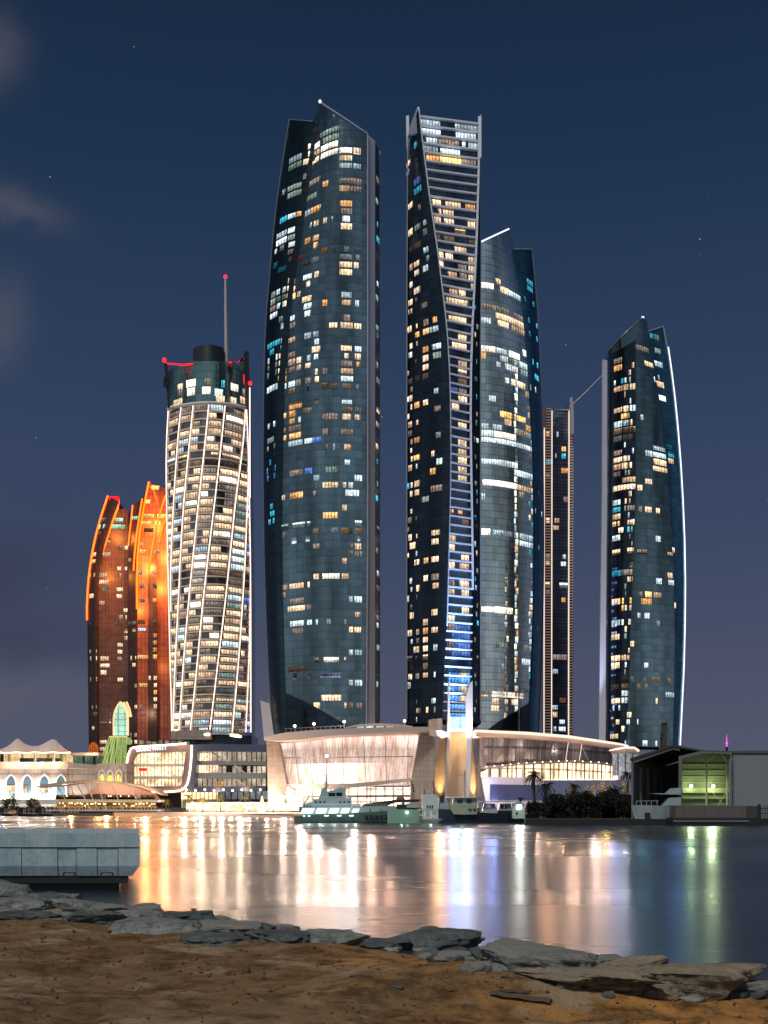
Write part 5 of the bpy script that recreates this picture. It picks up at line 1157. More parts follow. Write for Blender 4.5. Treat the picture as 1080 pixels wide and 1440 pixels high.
# ------------------------------------------------------------------ arched hall with tent roof
HL = thing('arched_hall', P(60, 1135, 520), 'long cream hall with tall pointed-arch windows lit white from below, at the left edge', 'hall')
MB().box(xpx(-60, 520), xpx(94, 520), 520, 560, .5, zpy(1080, 520)).build('wall', M['cream'], HL)
MB().box(xpx(94, 524), xpx(137, 524), 524, 560, .5, zpy(1078, 524)).build('side_wall', M['cream'], HL)
slabpx(MB(), [(-60,1071.5,1080.5,516),(95,1071.5,1080.5,516),(136,1076,1080,520)], 46).build('parapet', M['cream'], HL)
for px in (-8, 15, 38, 62, 85.5):
    mb = MB(); ring(mb, arch(px, 1088, 1122, 16), arch(px, 1090.5, 1122, 12.5), 519, .9); mb.build('arch_surround', M['white'], HL)
    w_ = MB().pprism(arch(px, 1090.5, 1122, 12.5), 519.6, .35).build('window', plain('arch_glass', (.10, .16, .2), .2, .3) if px == -8 else bpy.data.materials['arch_glass'], HL)
    if px in (15, 38, 62): MB().pbox(px-5.2, px+(5.2 if px != 38 else 1), 1104.5, 1115.5, 519.2, .25).build('lit_pane', WC['w'], w_)
    else: MB().pbox(px-5.2, px+5.2, 1104, 1104.8, 519.2, .25).build('glazing_bar', M['white'], w_)
for px in (-20, 3.5, 26.5, 50, 73.5, 95): pl('arch_uplight', P(px, 1121, 515.5), 3800, (.95, .88, .85), .3)
for px in (2, 38, 66): pl('arch_uplight', P(px-1, 1119, 517.2), 2200, (.8, .92, 1), .3)
for px in (12, 30, 52, 75): pl('terrace_uplight', P(px, 1070, 513), 2400, (1, .68, .38), .3)
MB().pbox(-60, 100, 1124, 1131, 512, 6).build('lit_plinth', plain('plinth', (.75, .72, .7), .7), HL)
tn = thing('tent_pavilion', P(40, 1072, 528), 'white twin-peaked tent roof over a lit terrace on top of the arched hall', 'tent')
MBt = MB(); nx, ny = 44, 10
def tentz(px):
    return interp([(-60,1040),(-25,1056),(0,1052),(10,1046),(17,1039),(20,1037.5),(23,1039),(30,1045),(40,1048.5),(50,1048),(60,1043),(66,1039.5),(70,1038),(74,1039.5),(80,1046),(90,1055),(100,1060)], px)
for j in range(ny+1):
    v = j/ny
    for i in range(nx+1):
        px = -60+160*i/nx; e = abs(2*v-1); top = tentz(px); eave = 1058+ .9*abs(math.sin((px+3)*math.pi/26))
        MBt.v.append(tuple(Vector((xpx(px, 530), 524+22*v, zpy(top+(eave-top)*e**1.3, 530)))))
for j in range(ny):
    for i in range(nx): a = j*(nx+1)+i; MBt.f.append((a, a+1, a+nx+2, a+nx+1)); MBt.m.append(0)
K = len(MBt.v); MBt.v += [(x, y, z-.25) for x, y, z in MBt.v]; MBt.f += [tuple(q+K for q in f[::-1]) for f in MBt.f]; MBt.m += [0]*(len(MBt.f)-len(MBt.m))
MBt.build('tent_roof', plain('tent_fabric', (.72, .6, .56), .8, 0, .05, .05), tn, smooth=True)
MB().tube([P(px, 1057.7+ .9*abs(math.sin((px+3)*math.pi/26)), 523.5) for px in range(-60, 101, 3)], .2, 5).build('eave_light', M['led_w'], tn)
tr_ = MB().pbox(-60, 100, 1059, 1072, 533, 6).build('terrace_rooms', lit('terrace_rooms', (1, .6, .28), .95, 6, .8, .4, False, .15, 60), tn)
for px in (6, 27, 50, 77, 95): MB().tube([P(px, 1058.5, 524), P(px, 1072, 524)], .22, 5).build('post', M['white'], tn)
for a, b in ((26,47),(51,73),(77,87)): MB().pbox(a, b, 1066, 1071.5, 532, .8).build('dark_glazing', M['glass_dark'], tr_)
MB().pbox(0, 5, 1060, 1071, 532, .8).build('dark_glazing', M['glass_dark'], tr_)
lk = thing('glass_link', P(120, 1073, 535), 'low glass-walled link with a pale flat roof between the tent and the green entrance', 'walkway')
MB().pbox(100, 139, 1058.5, 1063, 533, 10).build('roof', M['cream'], lk); MB().pbox(103, 139, 1063, 1074, 535, 6).build('glass_wall', lit('link_glass', (.3, .45, .3), .3, 5, .9, .1, False, .2, 60), lk)
pl('link_lamp', P(128, 1056, 530), 1500, (1, .7, .4))
nc = thing('niche_pavilion', P(155, 1100, 500), 'pale pavilion wall with a row of small pointed niches lit orange', 'pavilion')
MB().pprism([(136,1074),(178,1073),(178,1115),(138,1115),(134.5,1095),(134,1085)], 500, 16).build('wall', M['cream'], nc)
for px in (143, 154.5, 167): 
    mb = MB(); ring(mb, arch(px, 1081, 1100, 10.5), arch(px, 1085, 1100, 7.5), 499, .9); mb.build('niche_surround', M['white'], nc)
    MB().pprism(arch(px, 1089, 1100, 5), 499.3, .3).build('niche_light', WC['Y'], nc)
pl('niche_lamp', P(155, 1104, 494), 1500, (1, .7, .4))

# ------------------------------------------------------------------ waterside restaurant with shell canopy
RS_ = thing('waterside_restaurant', P(140, 1146, 441), 'two-deck waterside restaurant on piles under a thin curving shell canopy', 'restaurant')
cv = [(50,1106.5,1107.5),(62,1103,1106),(85,1099.5,1103.5),(110,1097,1099.5),(135,1096.5,1099),(165,1099,1101.5),(195,1104,1107),(215,1109,1113),(228,1117,1119.5)]
cp = [(px, interp([(a, b) for a, b, c in cv], px), interp([(a, c) for a, b, c in cv], px)) for px in range(50, 229, 4)]
slabpx(MB(), [(a, b, c, 436+.002*(a-140)**2) for a, b, c in cp], 15).build('shell_canopy', plain('canopy_skin', (.55, .42, .3), .6, 0, .1, .2), RS_)
dome = [(118,1124),(124,1113),(134,1106),(150,1103),(175,1104),(200,1110),(215,1116),(222,1124)]
MB().pprism(dome, 455, 6).build('inner_shell', plain('pink_shell', (.62, .42, .36), .7, 0, .05, .1), RS_)
MB().pbox(78, 215, 1118, 1124, 450, 4).build('upper_room', lit('upper_room', (.9, .4, .2), .22, 2.5, 1, .1, False, .4, 60), RS_)
MB().pbox(82, 222, 1124.5, 1128, 440, 20).build('upper_deck', M['slab'], RS_)
MB().pbox(80, 216, 1128, 1137, 452, 5).build('lower_room', lit('lower_room', (1, .42, .08), 3., 2.8, 1, .1, True, .28, 60), RS_)
MB().pbox(64, 222, 1138.5, 1140.8, 440, 24).build('lower_deck', M['slab'], RS_)
for k in range(4): MB().pbox((121, 131, 143, 190)[k], (126, 141, 149, 198)[k], 1116.5, 1123, 449, .8).build('terrace_furniture', M['dark'], RS_)
for i in range(34):
    px = 66+i*4.6; MB().tube([P(px, 1140.5, 441), P(px, 1148.5, 441)], .32, 5).build('pile', plain('green_pile', (.12, .2, .17), .7, 0, .2, 1) if i == 0 else bpy.data.materials['green_pile'], RS_)
MB().pbox(110, 190, 1141, 1146.8, 452, 1).build('under_deck_glow', lit('under_glow', (.25, .45, .36), .38, 1.9, 1, .1, False, .6, 60), RS_)
for a, b, c_, d_ in ((80,1103,100,1139),(97,1101,104,1118),(107,1100,128,1139),(118,1098,138,1139),(134,1098,150,1139),(155,1099,173,1139),(180,1103,200,1139),(70,1104,72,1112)):
    MB().tube([P(a, b, 438), P(c_, d_, 442)], .2, 5).build('raking_strut', M['slab'], RS_)
mb = MB()
for i in range(32): mb.tube([P(66+i*4.9, 1138.5, 440.3), P(66+i*4.9, 1134.8, 440.3)], .06, 4)
mb.tube([P(64, 1134.8, 440.3), P(222, 1134.8, 440.3)], .08, 4); mb.build('railing', M['white'], RS_)
mb = MB()
for i in range(38): mb.ball(P(84+i*3.6+R.uniform(-1, 1), R.choice([1129.5, 1130.5, 1119.5, 1133]), 438), .24, 0, 6)
split_build(mb, 'string_lamp', emis('warm_string', (1, .62, .25), 5), RS_)
mb = MB()
for i in range(30): x = 86+i*4.4+R.uniform(-1, 1); mb.pbox(x, x+R.uniform(1, 2.2), R.uniform(1134, 1136), 1138.5, 439+R.uniform(1, 6), .6)
split_build(mb, 'table', M['dark'], RS_)
for x, y, Y, e, c in ((150,1112,446,2500,(1,.6,.4)), (190,1116,446,1600,(1,.6,.4)), (90,1106,442,900,(1,.8,.6)), (100,1133,446,1500,(1,.5,.15)), (135,1133,446,2200,(1,.5,.15)), (165,1133,446,2200,(1,.5,.15)), (200,1110,432,900,(1,.7,.4)), (140,1104,430,1500,(1,.65,.3)), (130,1144,448,900,(.4,.9,.7))): pl('deck_lamp', P(x, y, Y), e, c)

# ------------------------------------------------------------------ palms, bushes, people-scale beach kit
leafd = plain('shaded_palm_leaf', (.006, .009, .005), .7, 0, .3, .5); leafl = plain('lit_palm_leaf', (.12, .12, .03), .6, 0, .4, .6); bark = plain('palm_bark', (.07, .05, .035), .9, 0, .3, 2)  # dark and lit leaf tones put shade and lamplight into the colour
leafy = plain('yellow_lit_leaf', (.30, .22, .03), .6, 0, .5, .8)  # yellow lamplight put into the leaf colour
def palm(loc, h, rr, leaf, label, cat='palm tree', group='palm trees on the shore', nf=26, seed=1, name='palm_tree', tr=.22):
    r = random.Random(seed); t = thing(name, loc, label, cat, group)
    l = Vector(loc); top = l+Vector((r.uniform(-.3, .3), 0, h))
    MB().tube([l.lerp(top, k/6)+Vector((.12*math.sin(k), 0, 0)) for k in range(7)], [tr*1.3, tr, tr*.95, tr*.9, tr*.9, tr*1.2, tr*1.1], 8).build('trunk', bark, t)
    mb = MB()
    for k in range(nf):
        a = 2*math.pi*k/nf+r.uniform(-.2, .2); el = r.uniform(-.5, 1.15); L = rr*r.uniform(.8, 1.1)
        d = Vector((math.cos(a), math.sin(a), 0)); sd = Vector((-d.y, d.x, 0)); prev = None
        for s_ in range(9):
            u = s_/8; q = top+d*L*u*math.cos(el*.6)+Vector((0, 0, L*(math.sin(el)*u-.75*u*u)))
            if prev is not None:
                mb.quad(prev-sd*.03*rr, prev+sd*.03*rr, q+sd*.02*rr, q-sd*.02*rr)
                for sg in (-1, 1):
                    for z_ in range(2):
                        b0 = prev.lerp(q, z_*.5); w_ = .25*L*math.sin(math.pi*min(.95, u+.08))**.6; tip = b0+sd*sg*w_*.8+d*w_*.45-Vector((0, 0, w_*.45))
                        mb.add([b0, b0+(q-prev)*.38, tip], [(0, 1, 2)])
            prev = q
    mb.build('crown', leaf, t); return t
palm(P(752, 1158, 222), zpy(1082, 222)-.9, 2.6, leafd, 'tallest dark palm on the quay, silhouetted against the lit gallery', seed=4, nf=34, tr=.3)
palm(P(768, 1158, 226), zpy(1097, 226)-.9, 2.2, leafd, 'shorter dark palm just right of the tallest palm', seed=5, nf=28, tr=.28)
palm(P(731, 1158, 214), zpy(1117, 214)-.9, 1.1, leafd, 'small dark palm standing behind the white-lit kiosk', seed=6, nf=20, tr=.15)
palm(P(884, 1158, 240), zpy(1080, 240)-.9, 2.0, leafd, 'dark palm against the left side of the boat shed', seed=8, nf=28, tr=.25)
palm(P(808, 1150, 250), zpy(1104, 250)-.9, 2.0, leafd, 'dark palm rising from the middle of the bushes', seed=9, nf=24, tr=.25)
def bush(c, rx, rz, leaf, label, name='bush', n=900, seed=1, trunk=True, group='dark trees along the quay', cat='tree', ls=.28):
    r = random.Random(seed); t = thing(name, (c[0], c[1], c[2]), label, cat, group); c = Vector(c)
    if trunk: MB().tube([c, c+Vector((.1, 0, rz*.9)), c+Vector((-.1, 0, rz*1.3))], [.3, .2, .08], 7).build('trunk', bark, t)
    lobes = [(Vector((r.uniform(-.6, .6)*rx, r.uniform(-.5, .5)*rx, rz*r.uniform(.5, 1.45))), r.uniform(.35, .6)) for _ in range(9)]
    mb = MB()
    for k in range(n):
        o, q = r.choice(lobes); v = Vector((r.gauss(0, 1), r.gauss(0, 1), r.gauss(0, 1))).normalized()*r.uniform(.55, 1.05)
        p_ = c+o+Vector((v.x*rx*q, v.y*rx*q, v.z*rz*q*.9)); 
        if p_.z < c.z: continue
        a, b = Vector((r.gauss(0, 1), r.gauss(0, 1), r.gauss(0, 1))).normalized(), Vector((r.gauss(0, 1), r.gauss(0, 1), r.gauss(0, 1))).normalized(); s_ = ls*r.uniform(.6, 1.3)
        mb.add([p_, p_+a*s_, p_+a*s_*.6+b*s_*.7, p_+b*s_*.5], [(0, 1, 2, 3)])
    mb.build('crown', leaf, t); return t
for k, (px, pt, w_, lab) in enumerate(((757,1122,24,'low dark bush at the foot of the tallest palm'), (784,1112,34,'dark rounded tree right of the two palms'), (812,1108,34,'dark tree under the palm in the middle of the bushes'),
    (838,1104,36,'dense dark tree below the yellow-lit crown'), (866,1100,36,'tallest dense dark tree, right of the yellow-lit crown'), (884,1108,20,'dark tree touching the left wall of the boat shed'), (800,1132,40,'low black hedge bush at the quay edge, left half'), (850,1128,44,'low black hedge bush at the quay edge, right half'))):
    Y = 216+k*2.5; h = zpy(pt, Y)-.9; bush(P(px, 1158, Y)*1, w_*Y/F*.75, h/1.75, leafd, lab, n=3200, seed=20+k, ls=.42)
    WL
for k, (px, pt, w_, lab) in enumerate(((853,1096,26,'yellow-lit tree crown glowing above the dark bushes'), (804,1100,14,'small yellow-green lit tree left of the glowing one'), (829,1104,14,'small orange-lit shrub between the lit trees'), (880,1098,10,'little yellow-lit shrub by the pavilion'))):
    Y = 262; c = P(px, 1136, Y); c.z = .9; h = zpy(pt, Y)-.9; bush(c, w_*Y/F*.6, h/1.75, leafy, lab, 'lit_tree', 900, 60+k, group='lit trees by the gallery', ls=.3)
pl('tree_lamp', P(853, 1100, 256), 2600, (1, .6, .15)); pl('tree_lamp', P(815, 1104, 257), 700, (1, .6, .2)); pl('tree_lamp', P(878, 1100, 258), 160, (1, .7, .3))
# beach row, left of the ship
names_ = ['beside the flagpoles', 'below the lit ground floor', 'right of the ground-floor windows', 'beside the tall white beacon', 'left of the drum-shaped hall', 'in front of the drum end wall', 'nearest the bow of the green ship', 'beside the restaurant decks']
for k, (px, pt, lf_) in enumerate(((264,1120,'l'), (285,1123,'y'), (310,1121,'l'), (345,1120,'l'), (384,1116,'l'), (396,1108,'y'), (413,1112,'l'), (233,1126,'y'))):
    Y = 448+k; c = P(px, 1141, Y); c.z = 1.2
    palm(c, zpy(pt, Y)-1.2, 2.8, leafy if lf_ == 'y' else leafl, ('yellow-lit' if lf_ == 'y' else 'green-lit')+' small palm on the beach '+names_[k], group='lit palms on the beach', seed=70+k, nf=20)
hn = [('leftmost low tree before the arched hall', 8), ('second low tree before the arched hall', 18), ('third low tree, before the second lit arch', 41), ('fourth low tree, smallest of the four', 48)]
for k, (lab, px) in enumerate(hn):
    c = P(px, 1141, 470); c.z = .9; bush(c, 2.3, 4.2, leafl, lab, 'small_tree', 260, 90+k, group='low trees before the arched hall', ls=.7)
hd = MB()
for i in range(2600):
    px = R.uniform(-5, 82); Y = 466+R.uniform(-4, 3); c = P(px, 1136, Y); c.z = R.uniform(.9, 2.9)
    a, b = Vector((R.gauss(0, 1), R.gauss(0, 1), R.gauss(0, 1)))*.35, Vector((R.gauss(0, 1), R.gauss(0, 1), R.gauss(0, 1)))*.35; hd.add([c, c+a, c+a+b, c+b], [(0, 1, 2, 3)])
tag(hd.build('hedge', plain('hedge_leaf', (.03, .055, .04), .8)), 'long dark clipped hedge below the lit plinth of the arched hall', 'hedge')
def parasol(px, py, Y, mat, lab, w_=3.2, h=2.6):
    c = P(px, 1141, Y); c.z = 1.1; t = thing('beach_parasol', c, lab, 'parasol', 'parasols along the lit beach')
    MB().tube([c, c+Vector((0, 0, h))], .06, 5).build('pole', M['white'], t)
    MB().lathe([(w_/2, h-.7), (w_*.3, h-.25), (.03, h)], c, 8).build('canopy', mat, t); return t
pm = plain('parasol_white', (.8, .78, .74), .7); po = plain('parasol_orange', (.75, .35, .06), .7)
par0 = parasol(278, 0, 442, pm, 'white beach parasol on the brightly lit strip of beach between restaurant and ship')
po0 = parasol(301, 0, 443, po, 'orange beach parasol on the brightly lit strip of beach below the hotel podium')
def dup(root, loc):
    r = root.copy(); COL.objects.link(r); r.location = loc
    for ch in list(root.children):
        c = ch.copy(); COL.objects.link(c); c.parent = r
    return r
for px in (266, 293, 318, 336, 347, 356, 372, 388, 404): v = P(px, 1141, 441+R.uniform(0, 4)); v.z = 1.1; dup(par0, v)
for px in (329, 338, 290): v = P(px, 1141, 444); v.z = 1.1; dup(po0, v)
lb = thing('beach_lamp', (xpx(270, 446), 446, 1.1), 'lamp post with a bright white globe on the beach promenade', 'lamp', 'globe lamps along the beach')
MB().tube([WL[lb], WL[lb]+Vector((0, 0, 3.4))], .08, 5).build('post', M['white'], lb); MB().ball(WL[lb]+Vector((0, 0, 3.5)), .34).build('globe', M['lamp'], lb)
for px in (282, 297, 307, 321, 333, 344, 352, 362, 371, 380, 391, 400, 409): 
    v = P(px, 1141, 446+R.uniform(-3, 3)); v.z = 1.1+R.uniform(-.9, .2); dup(lb, v)
for px in (275, 300, 325, 350, 375, 400): pl('promenade_light', P(px, 1133, 438), 9000, (1, .74, .5), .6)
tb = MB(); 
kw_ = thing('promenade_wall', P(330, 1140, 452), 'long low white-lit promenade wall behind the beach parasols', 'wall')
MB().pbox(262, 420, 1129.5, 1140, 452, 2).build('wall', lit('promenade_wall_glow', (1, .66, .38), 5, 2.6, 1, .35, True, .3, 60), kw_)  # wall given its own glow in place of lamplight
MB().pbox(262, 420, 1128, 1129.8, 451, 4).build('coping', M['slab'], kw_)
kt = thing('white_beacon_tree', P(368, 1140, 449), 'tall cone-shaped white-lit tower of lights on the beach', 'light sculpture')
MB().lathe([(1.5, 0), (1.1, 2.5), (.6, 5), (.1, 6.8)], Vector((xpx(368.5, 449), 449, 1.1)), 10).build('lit_cone', emis('cone_light', (1, .85, .65), 1.4), kt)
# added spots without lamp bodies, drawing coloured streaks on the harbour water
for px, py, Y, e, c in ((8,1122,508,9,(.9,.95,1)), (40,1122,508,9,(.9,.95,1)), (100,1132,434,10,(1,.5,.15)), (150,1132,434,20,(1,.36,.08)), (205,1128,434,18,(1,.45,.16)), (232,1110,545,20,(1,.6,.36)), (260,1128,436,12,(1,.62,.4)),
  (283,1128,436,20,(1,.72,.5)), (312,1128,436,15,(1,.7,.5)), (338,1128,436,14,(1,.74,.55)), (398,1125,430,8,(1,.8,.7)), (425,1100,420,13,(1,.74,.6)), (447,1096,420,13,(1,.66,.5)), (470,1090,418,16,(1,.8,.7)), (495,1096,420,13,(1,.84,.78)), (522,1105,422,12,(1,.6,.42)), (548,1112,424,10,(1,.56,.38)), (574,1112,424,8,(1,.55,.34)),
  (618,1080,440,13,(1,.5,.2)), (639,1060,440,11,(.36,.5,1)), (657,1060,440,11,(.6,.68,1)), (693,1105,430,7,(.25,.38,1)), (731,1132,209,1.6,(.9,1,.95)), (752,1085,430,6,(1,.7,.5)), (772,1085,432,9,(1,.5,.25)), (806,1085,440,9,(1,.62,.45)), (838,1085,450,9,(1,.72,.6)), (862,1075,460,5,(.4,.5,1)), (880,1080,462,6,(.7,.8,1)), (903,975,548,2.2,(.12,.4,.6)), (953,960,548,3,(.06,.22,.7)),
  (972,1104,207,.3,(.6,1,.5)), (1001,1104,207,.75,(.75,1,.55))):
    o = lamp('SPOT', 'added_streak_spot', P(px, py, Y), e*STREAK_E, c, .35, spot_size=math.radians(40), spot_blend=.6); aim(o, (P(px, py, Y).x*.12, 40, 0))
# small moored boats before the arched hall
def skiff(px0, px1, py, Y, lab, cov=True):
    t = thing('small_boat', (xpx((px0+px1)/2, Y), Y, 0), lab, 'boat', 'small boats moored below the arched hall')
    a, b = xpx(px0, Y), xpx(px1, Y); mb = MB(); L = b-a
    for i in range(9):
        u = i/8; x = a+L*u; wd = 1.1*math.sin(math.pi*min(1, .1+u*.9))**.5+.02; sh = .75+.5*(1-u)**2
        mb.v += [(x, Y-wd, sh), (x, Y-wd*.5, -.1), (x, Y+wd*.5, -.1), (x, Y+wd, sh)]
    for i in range(8):
        for j in range(3): mb.f.append((i*4+j, i*4+j+1, i*4+5+j, i*4+4+j)); mb.m.append(0)
        mb.f.append((i*4+3, i*4, i*4+4, i*4+7)); mb.m.append(0)
    mb.f += [(0, 3, 2, 1), (32, 33, 34, 35)]; mb.m += [0, 0]; mb.build('hull', M['dark'], t)
    if cov:
        MB().box(a+L*.3, a+L*.85, Y-1, Y+1, 2.5, 2.65).build('awning', plain('awning', (.45, .2, .13), .8) if 'awning' not in bpy.data.materials else bpy.data.materials['awning'], t)
        mb = MB()
        for u in (.32, .58, .83):
            for s_ in (-.9, .9): mb.tube([(a+L*u, Y+s_, .6), (a+L*u, Y+s_, 2.5)], .06, 4)
        split_build(mb, 'awning_post', M['white'], t)
skiff(26, 52, 1148, 408, 'longest dark open boat with a reddish awning, before the second lit arch'); skiff(54, 74, 1148, 414, 'dark boat with a reddish awning nearest the restaurant piles'); skiff(2, 18, 1147, 425, 'dark boat with a reddish awning at the left edge')
kb = thing('boat_kiosk', P(15, 1147, 436), 'small pale hut with a red roof at the waterside, far left', 'hut'); MB().pbox(11.5, 19, 1141, 1148, 432, 3).build('walls', lit('hut_wall', (1, .55, .35), .7, 9, .5, .5, zp=60), kb); MB().pprism([(10.5,1141.2),(15,1139),(20,1141.2)], 431, 5).build('roof', plain('hut_roof', (.4, .06, .04), .7), kb)
# ------------------------------------------------------------------ ships
def hull(t, pts, Y, wd, mat, name='hull', waist=.7):
    """hull from its side outline (px top line left->right, waterline z=0): list of (px, py_top, half width factor)"""
    mb = MB()
    for px, py, wf in pts:
        x = xpx(px, Y); z = zpy(py, Y); w_ = wd*wf
        mb.v += [(x, Y+wd-w_, z), (x+(0), Y+wd-w_*waist, -.3), (x, Y+wd+w_*waist, -.3), (x, Y+wd+w_, z)]
    n = len(pts)
    for i in range(n-1):
        for j in range(3): mb.f.append((i*4+j, i*4+j+1, i*4+5+j, i*4+4+j)); mb.m.append(0)
        mb.f.append((i*4+3, i*4, i*4+4, i*4+7)); mb.m.append(0)
    mb.f += [(0, 3, 2, 1), (n*4-4, n*4-3, n*4-2, n*4-1)]; mb.m += [0, 0]
    return mb.build(name, mat, t)
YB = 231
S1 = thing('patrol_ship', P(480, 1156, YB), 'long grey-green patrol ship with brightly floodlit side deck and tall mast', 'ship')
hull(S1, [(411.5,1149.5,.05),(414,1148,.35),(430,1146,.8),(460,1144.5,1),(520,1142,1),(546,1140,.95),(560,1139,.9)], YB, 3.2, M['hull_green'])
MB().pprism([(420,1155.8),(560,1155.5),(560,1158),(422,1158.2)], YB+.15, 5.6).build('waterline_band', M['dark'], S1)
MB().pprism([(424,1147),(428,1136),(545,1133),(562,1134),(562,1142)], YB+1.3, 4).build('deck_screen', M['ship'], S1)
fl = emis('deck_floodlit_panel', (.8, 1, .96), 3.2, True)
for a, b, mt in ((424,442,fl),(445,460,fl),(463,477,fl),(480,492,fl),(495,506,emis('deck_lit_panel', (.85, .95, .92), 1.3)),(509,521,plain('canvas_screen', (.3, .42, .38), .8)),(523,536,bpy.data.materials.get('canvas_screen'))):
    MB().pprism([(a+1.5,1137),(b,1137),(b-2.5,1143.3),(a-1,1143.6)], YB+1.05, .18).build('side_panel', mt or bpy.data.materials['canvas_screen'], S1)
for px in (426,433,456,474,491): MB().pbox(px, px+6, 1146.6, 1147.7, YB-.12, .1).build('deck_light', fl, S1) if px > 440 else MB().pbox(px, px+3, 1147, 1148, YB-.0, .3).build('deck_light', fl, S1)
dk_ = MB().pprism([(424,1137),(426,1130),(440,1128),(440,1123.5),(492,1122),(492,1120),(494,1120),(494,1137)], YB+1.6, 3.4).build('deckhouse', M['ship'], S1)
br_ = MB().pprism([(448,1124),(452,1110),(458,1106),(460,1113),(484,1107.5),(486,1108),(486,1123.5)], YB+2, 2.6).build('bridge', M['ship'], S1)
MB().pbox(462, 471.5, 1115, 1120, YB+1.9, .2).build('window', M['glass_dark'], br_); MB().pbox(473, 481, 1114.5, 1119.5, YB+1.9, .2).build('window', M['glass_dark'], br_)
mb = MB(); mb.tube([P(458.5, 1110, YB+3), P(459.5, 1090, YB+3), P(459.5, 1064, YB+3)], [.3, .14, .07], 6); mb.tube([P(455, 1091, YB+3), P(465, 1088.5, YB+3)], .06, 4); mb.tube([P(457, 1100, YB+3), P(463, 1099, YB+3)], .1, 4); mb.build('mast', M['ship'], S1)
MB().ball(P(459.5, 1063, YB+3), .28).build('masthead_light', M['lampcool'], S1)
mb = MB(); mb.tube([P(427, 1131, YB+2), P(435, 1119, YB+2)], .12, 5); mb.tube([P(432, 1124, YB+2), P(440, 1123, YB+2)], .08, 5); mb.build('crane_arm', M['ship'], S1)
mb = MB()
for px in range(440, 492, 4): mb.tube([P(px, 1124, YB+1.5), P(px, 1120.6, YB+1.5)], .04, 4)
mb.tube([P(438, 1120.8, YB+1.5), P(492, 1119.8, YB+1.5)], .04, 4); mb.build('railing', M['white'], S1)
MB().pprism([(508,1134),(512,1130.5),(556,1124.5),(590,1124),(590,1127.5),(556,1128.5),(545,1133)], YB+2, 2.5).build('long_cover', M['dark'], S1)
MB().lathe([(.05, 0), (.95, 0), (.8, .6), (.4, .95), (.03, 1.05)], P(563, 1126, YB+3.5), 12).build('covered_dinghy', plain('brown_cover', (.25, .12, .07), .8), S1)
for px in (434, 453, 470, 487): pl('deck_floodlight', P(px, 1139, YB-.9), 42, (.8, 1, .95), .15)
pl('bridge_flood', P(500, 1128, YB-3), 60, (.75, 1, .9), .2); pl('hull_flood', P(500, 1150, YB-7), 90, (.5, 1, .8), .2); pl('hull_flood', P(450, 1150, YB-6), 60, (.5, 1, .8), .2)
mb = MB()
for px in range(414, 426, 2): mb.tube([P(px, 1147.5, YB+1.6), P(px, 1144, YB+1.6)], .035, 4)
mb.tube([P(413, 1145.5, YB+1.6), P(426, 1143, YB+1.6)], .035, 4)
for px in range(497, 545, 4): mb.tube([P(px, 1134, YB+1.4), P(px, 1130.5, YB+1.4)], .03, 4)
mb.tube([P(496, 1130.6, YB+1.4), P(545, 1130.6, YB+1.4)], .03, 4); mb.build('railing', M['white'], S1)
for k in range(3):
    x = 497+k*4; MB().lathe([(.02, -.3), (.3, -.3), (.34, 0), (.3, .3), (.02, .3)], P(x, 1132, YB+2), 10).build('life_raft', M['white'], S1)
mb = MB(); mb.pbox(455, 464, 1101.6, 1102.8, YB+2.9, .3); mb.tube([P(480, 1107.5, YB+3), P(480, 1099, YB+3)], .05, 4); mb.tube([P(470, 1110, YB+3), P(470, 1103, YB+3)], .05, 4); mb.lathe([(.02, 0), (.5, .15), (.5, .5), (.02, .8)], P(476, 1110, YB+3), 10); mb.build('radar', M['white'], S1)
mb = MB()
for px in (427, 431, 435): mb.pbox(px, px+2, 1132.5, 1135, YB+1.55, .15)
for px in (443, 449, 455, 477, 483, 489): mb.pbox(px, px+2.4, 1126.5, 1129.5, YB+1.55, .15)
split_build(mb, 'porthole', M['dark'], dk_)
MB().pbox(440, 494, 1130.8, 1131.6, YB+1.4, .3).build('deck_edge', M['white'], S1)
for k in range(5): MB().lathe([(.3, -.5), (.36, 0), (.3, .5)], P(515+k*7, 1150, YB-.35), 8).build('fender', M['dark'], S1)
S2 = thing('landing_craft', P(568, 1156, YB-6), 'boxy mint-green landing craft moored between the patrol ship and the white workboat', 'boat')
hull(S2, [(545,1141,.85),(547,1138.5,.95),(560,1138,1),(588,1138.5,1),(590,1140,.95)], YB-6, 3, plain('mint_hull', (.25, .42, .33), .55, 0, .15, .5), waist=.95)
MB().pbox(558, 586, 1131, 1138.5, YB-4.5, 3).build('deck_box', M['dark'], S2); MB().pbox(572, 586, 1129.5, 1136, YB-4.8, 2).build('wheelhouse', M['ship'], S2)
MB().pbox(565, 569, 1127.5, 1132, YB-4, 1).build('winch', M['edge'], S2); MB().ball(P(572.5, 1142.5, YB-6.1), .16).build('hull_light', M['lampcool'], S2); pl('hull_flood', P(565, 1146, YB-11), 45, (.5, 1, .75), .2)
S3 = thing('white_workboat', P(605, 1156, YB-2), 'white workboat with stacked cabins and a brightly lit open lower cabin', 'boat')
hull(S3, [(580,1153,.1),(588,1152.5,.7),(600,1152,1),(622,1151.5,1)], YB-2, 2.6, M['white'])
uc_ = MB().pprism([(594,1117),(616,1117),(617,1128.5),(618,1138),(594,1138)], YB-.8, 3.6).build('upper_cabin', plain('cabin_white', (.5, .55, .55), .6, 0, .1, .5), S3)
MB().pbox(618, 632, 1122, 1138, YB-.4, 3).build('aft_cabin', M['ship'], S3); MB().pbox(618.5, 624, 1119, 1128, YB-.6, .4).build('dark_window', M['dark'], S3)
MB().pbox(594, 618, 1139, 1151, YB-.2, 2).build('lit_cabin', lit('cabin_light', (.8, 1, .92), 2.6, 1.4, .9, .1, True, 1.2, 60), S3)
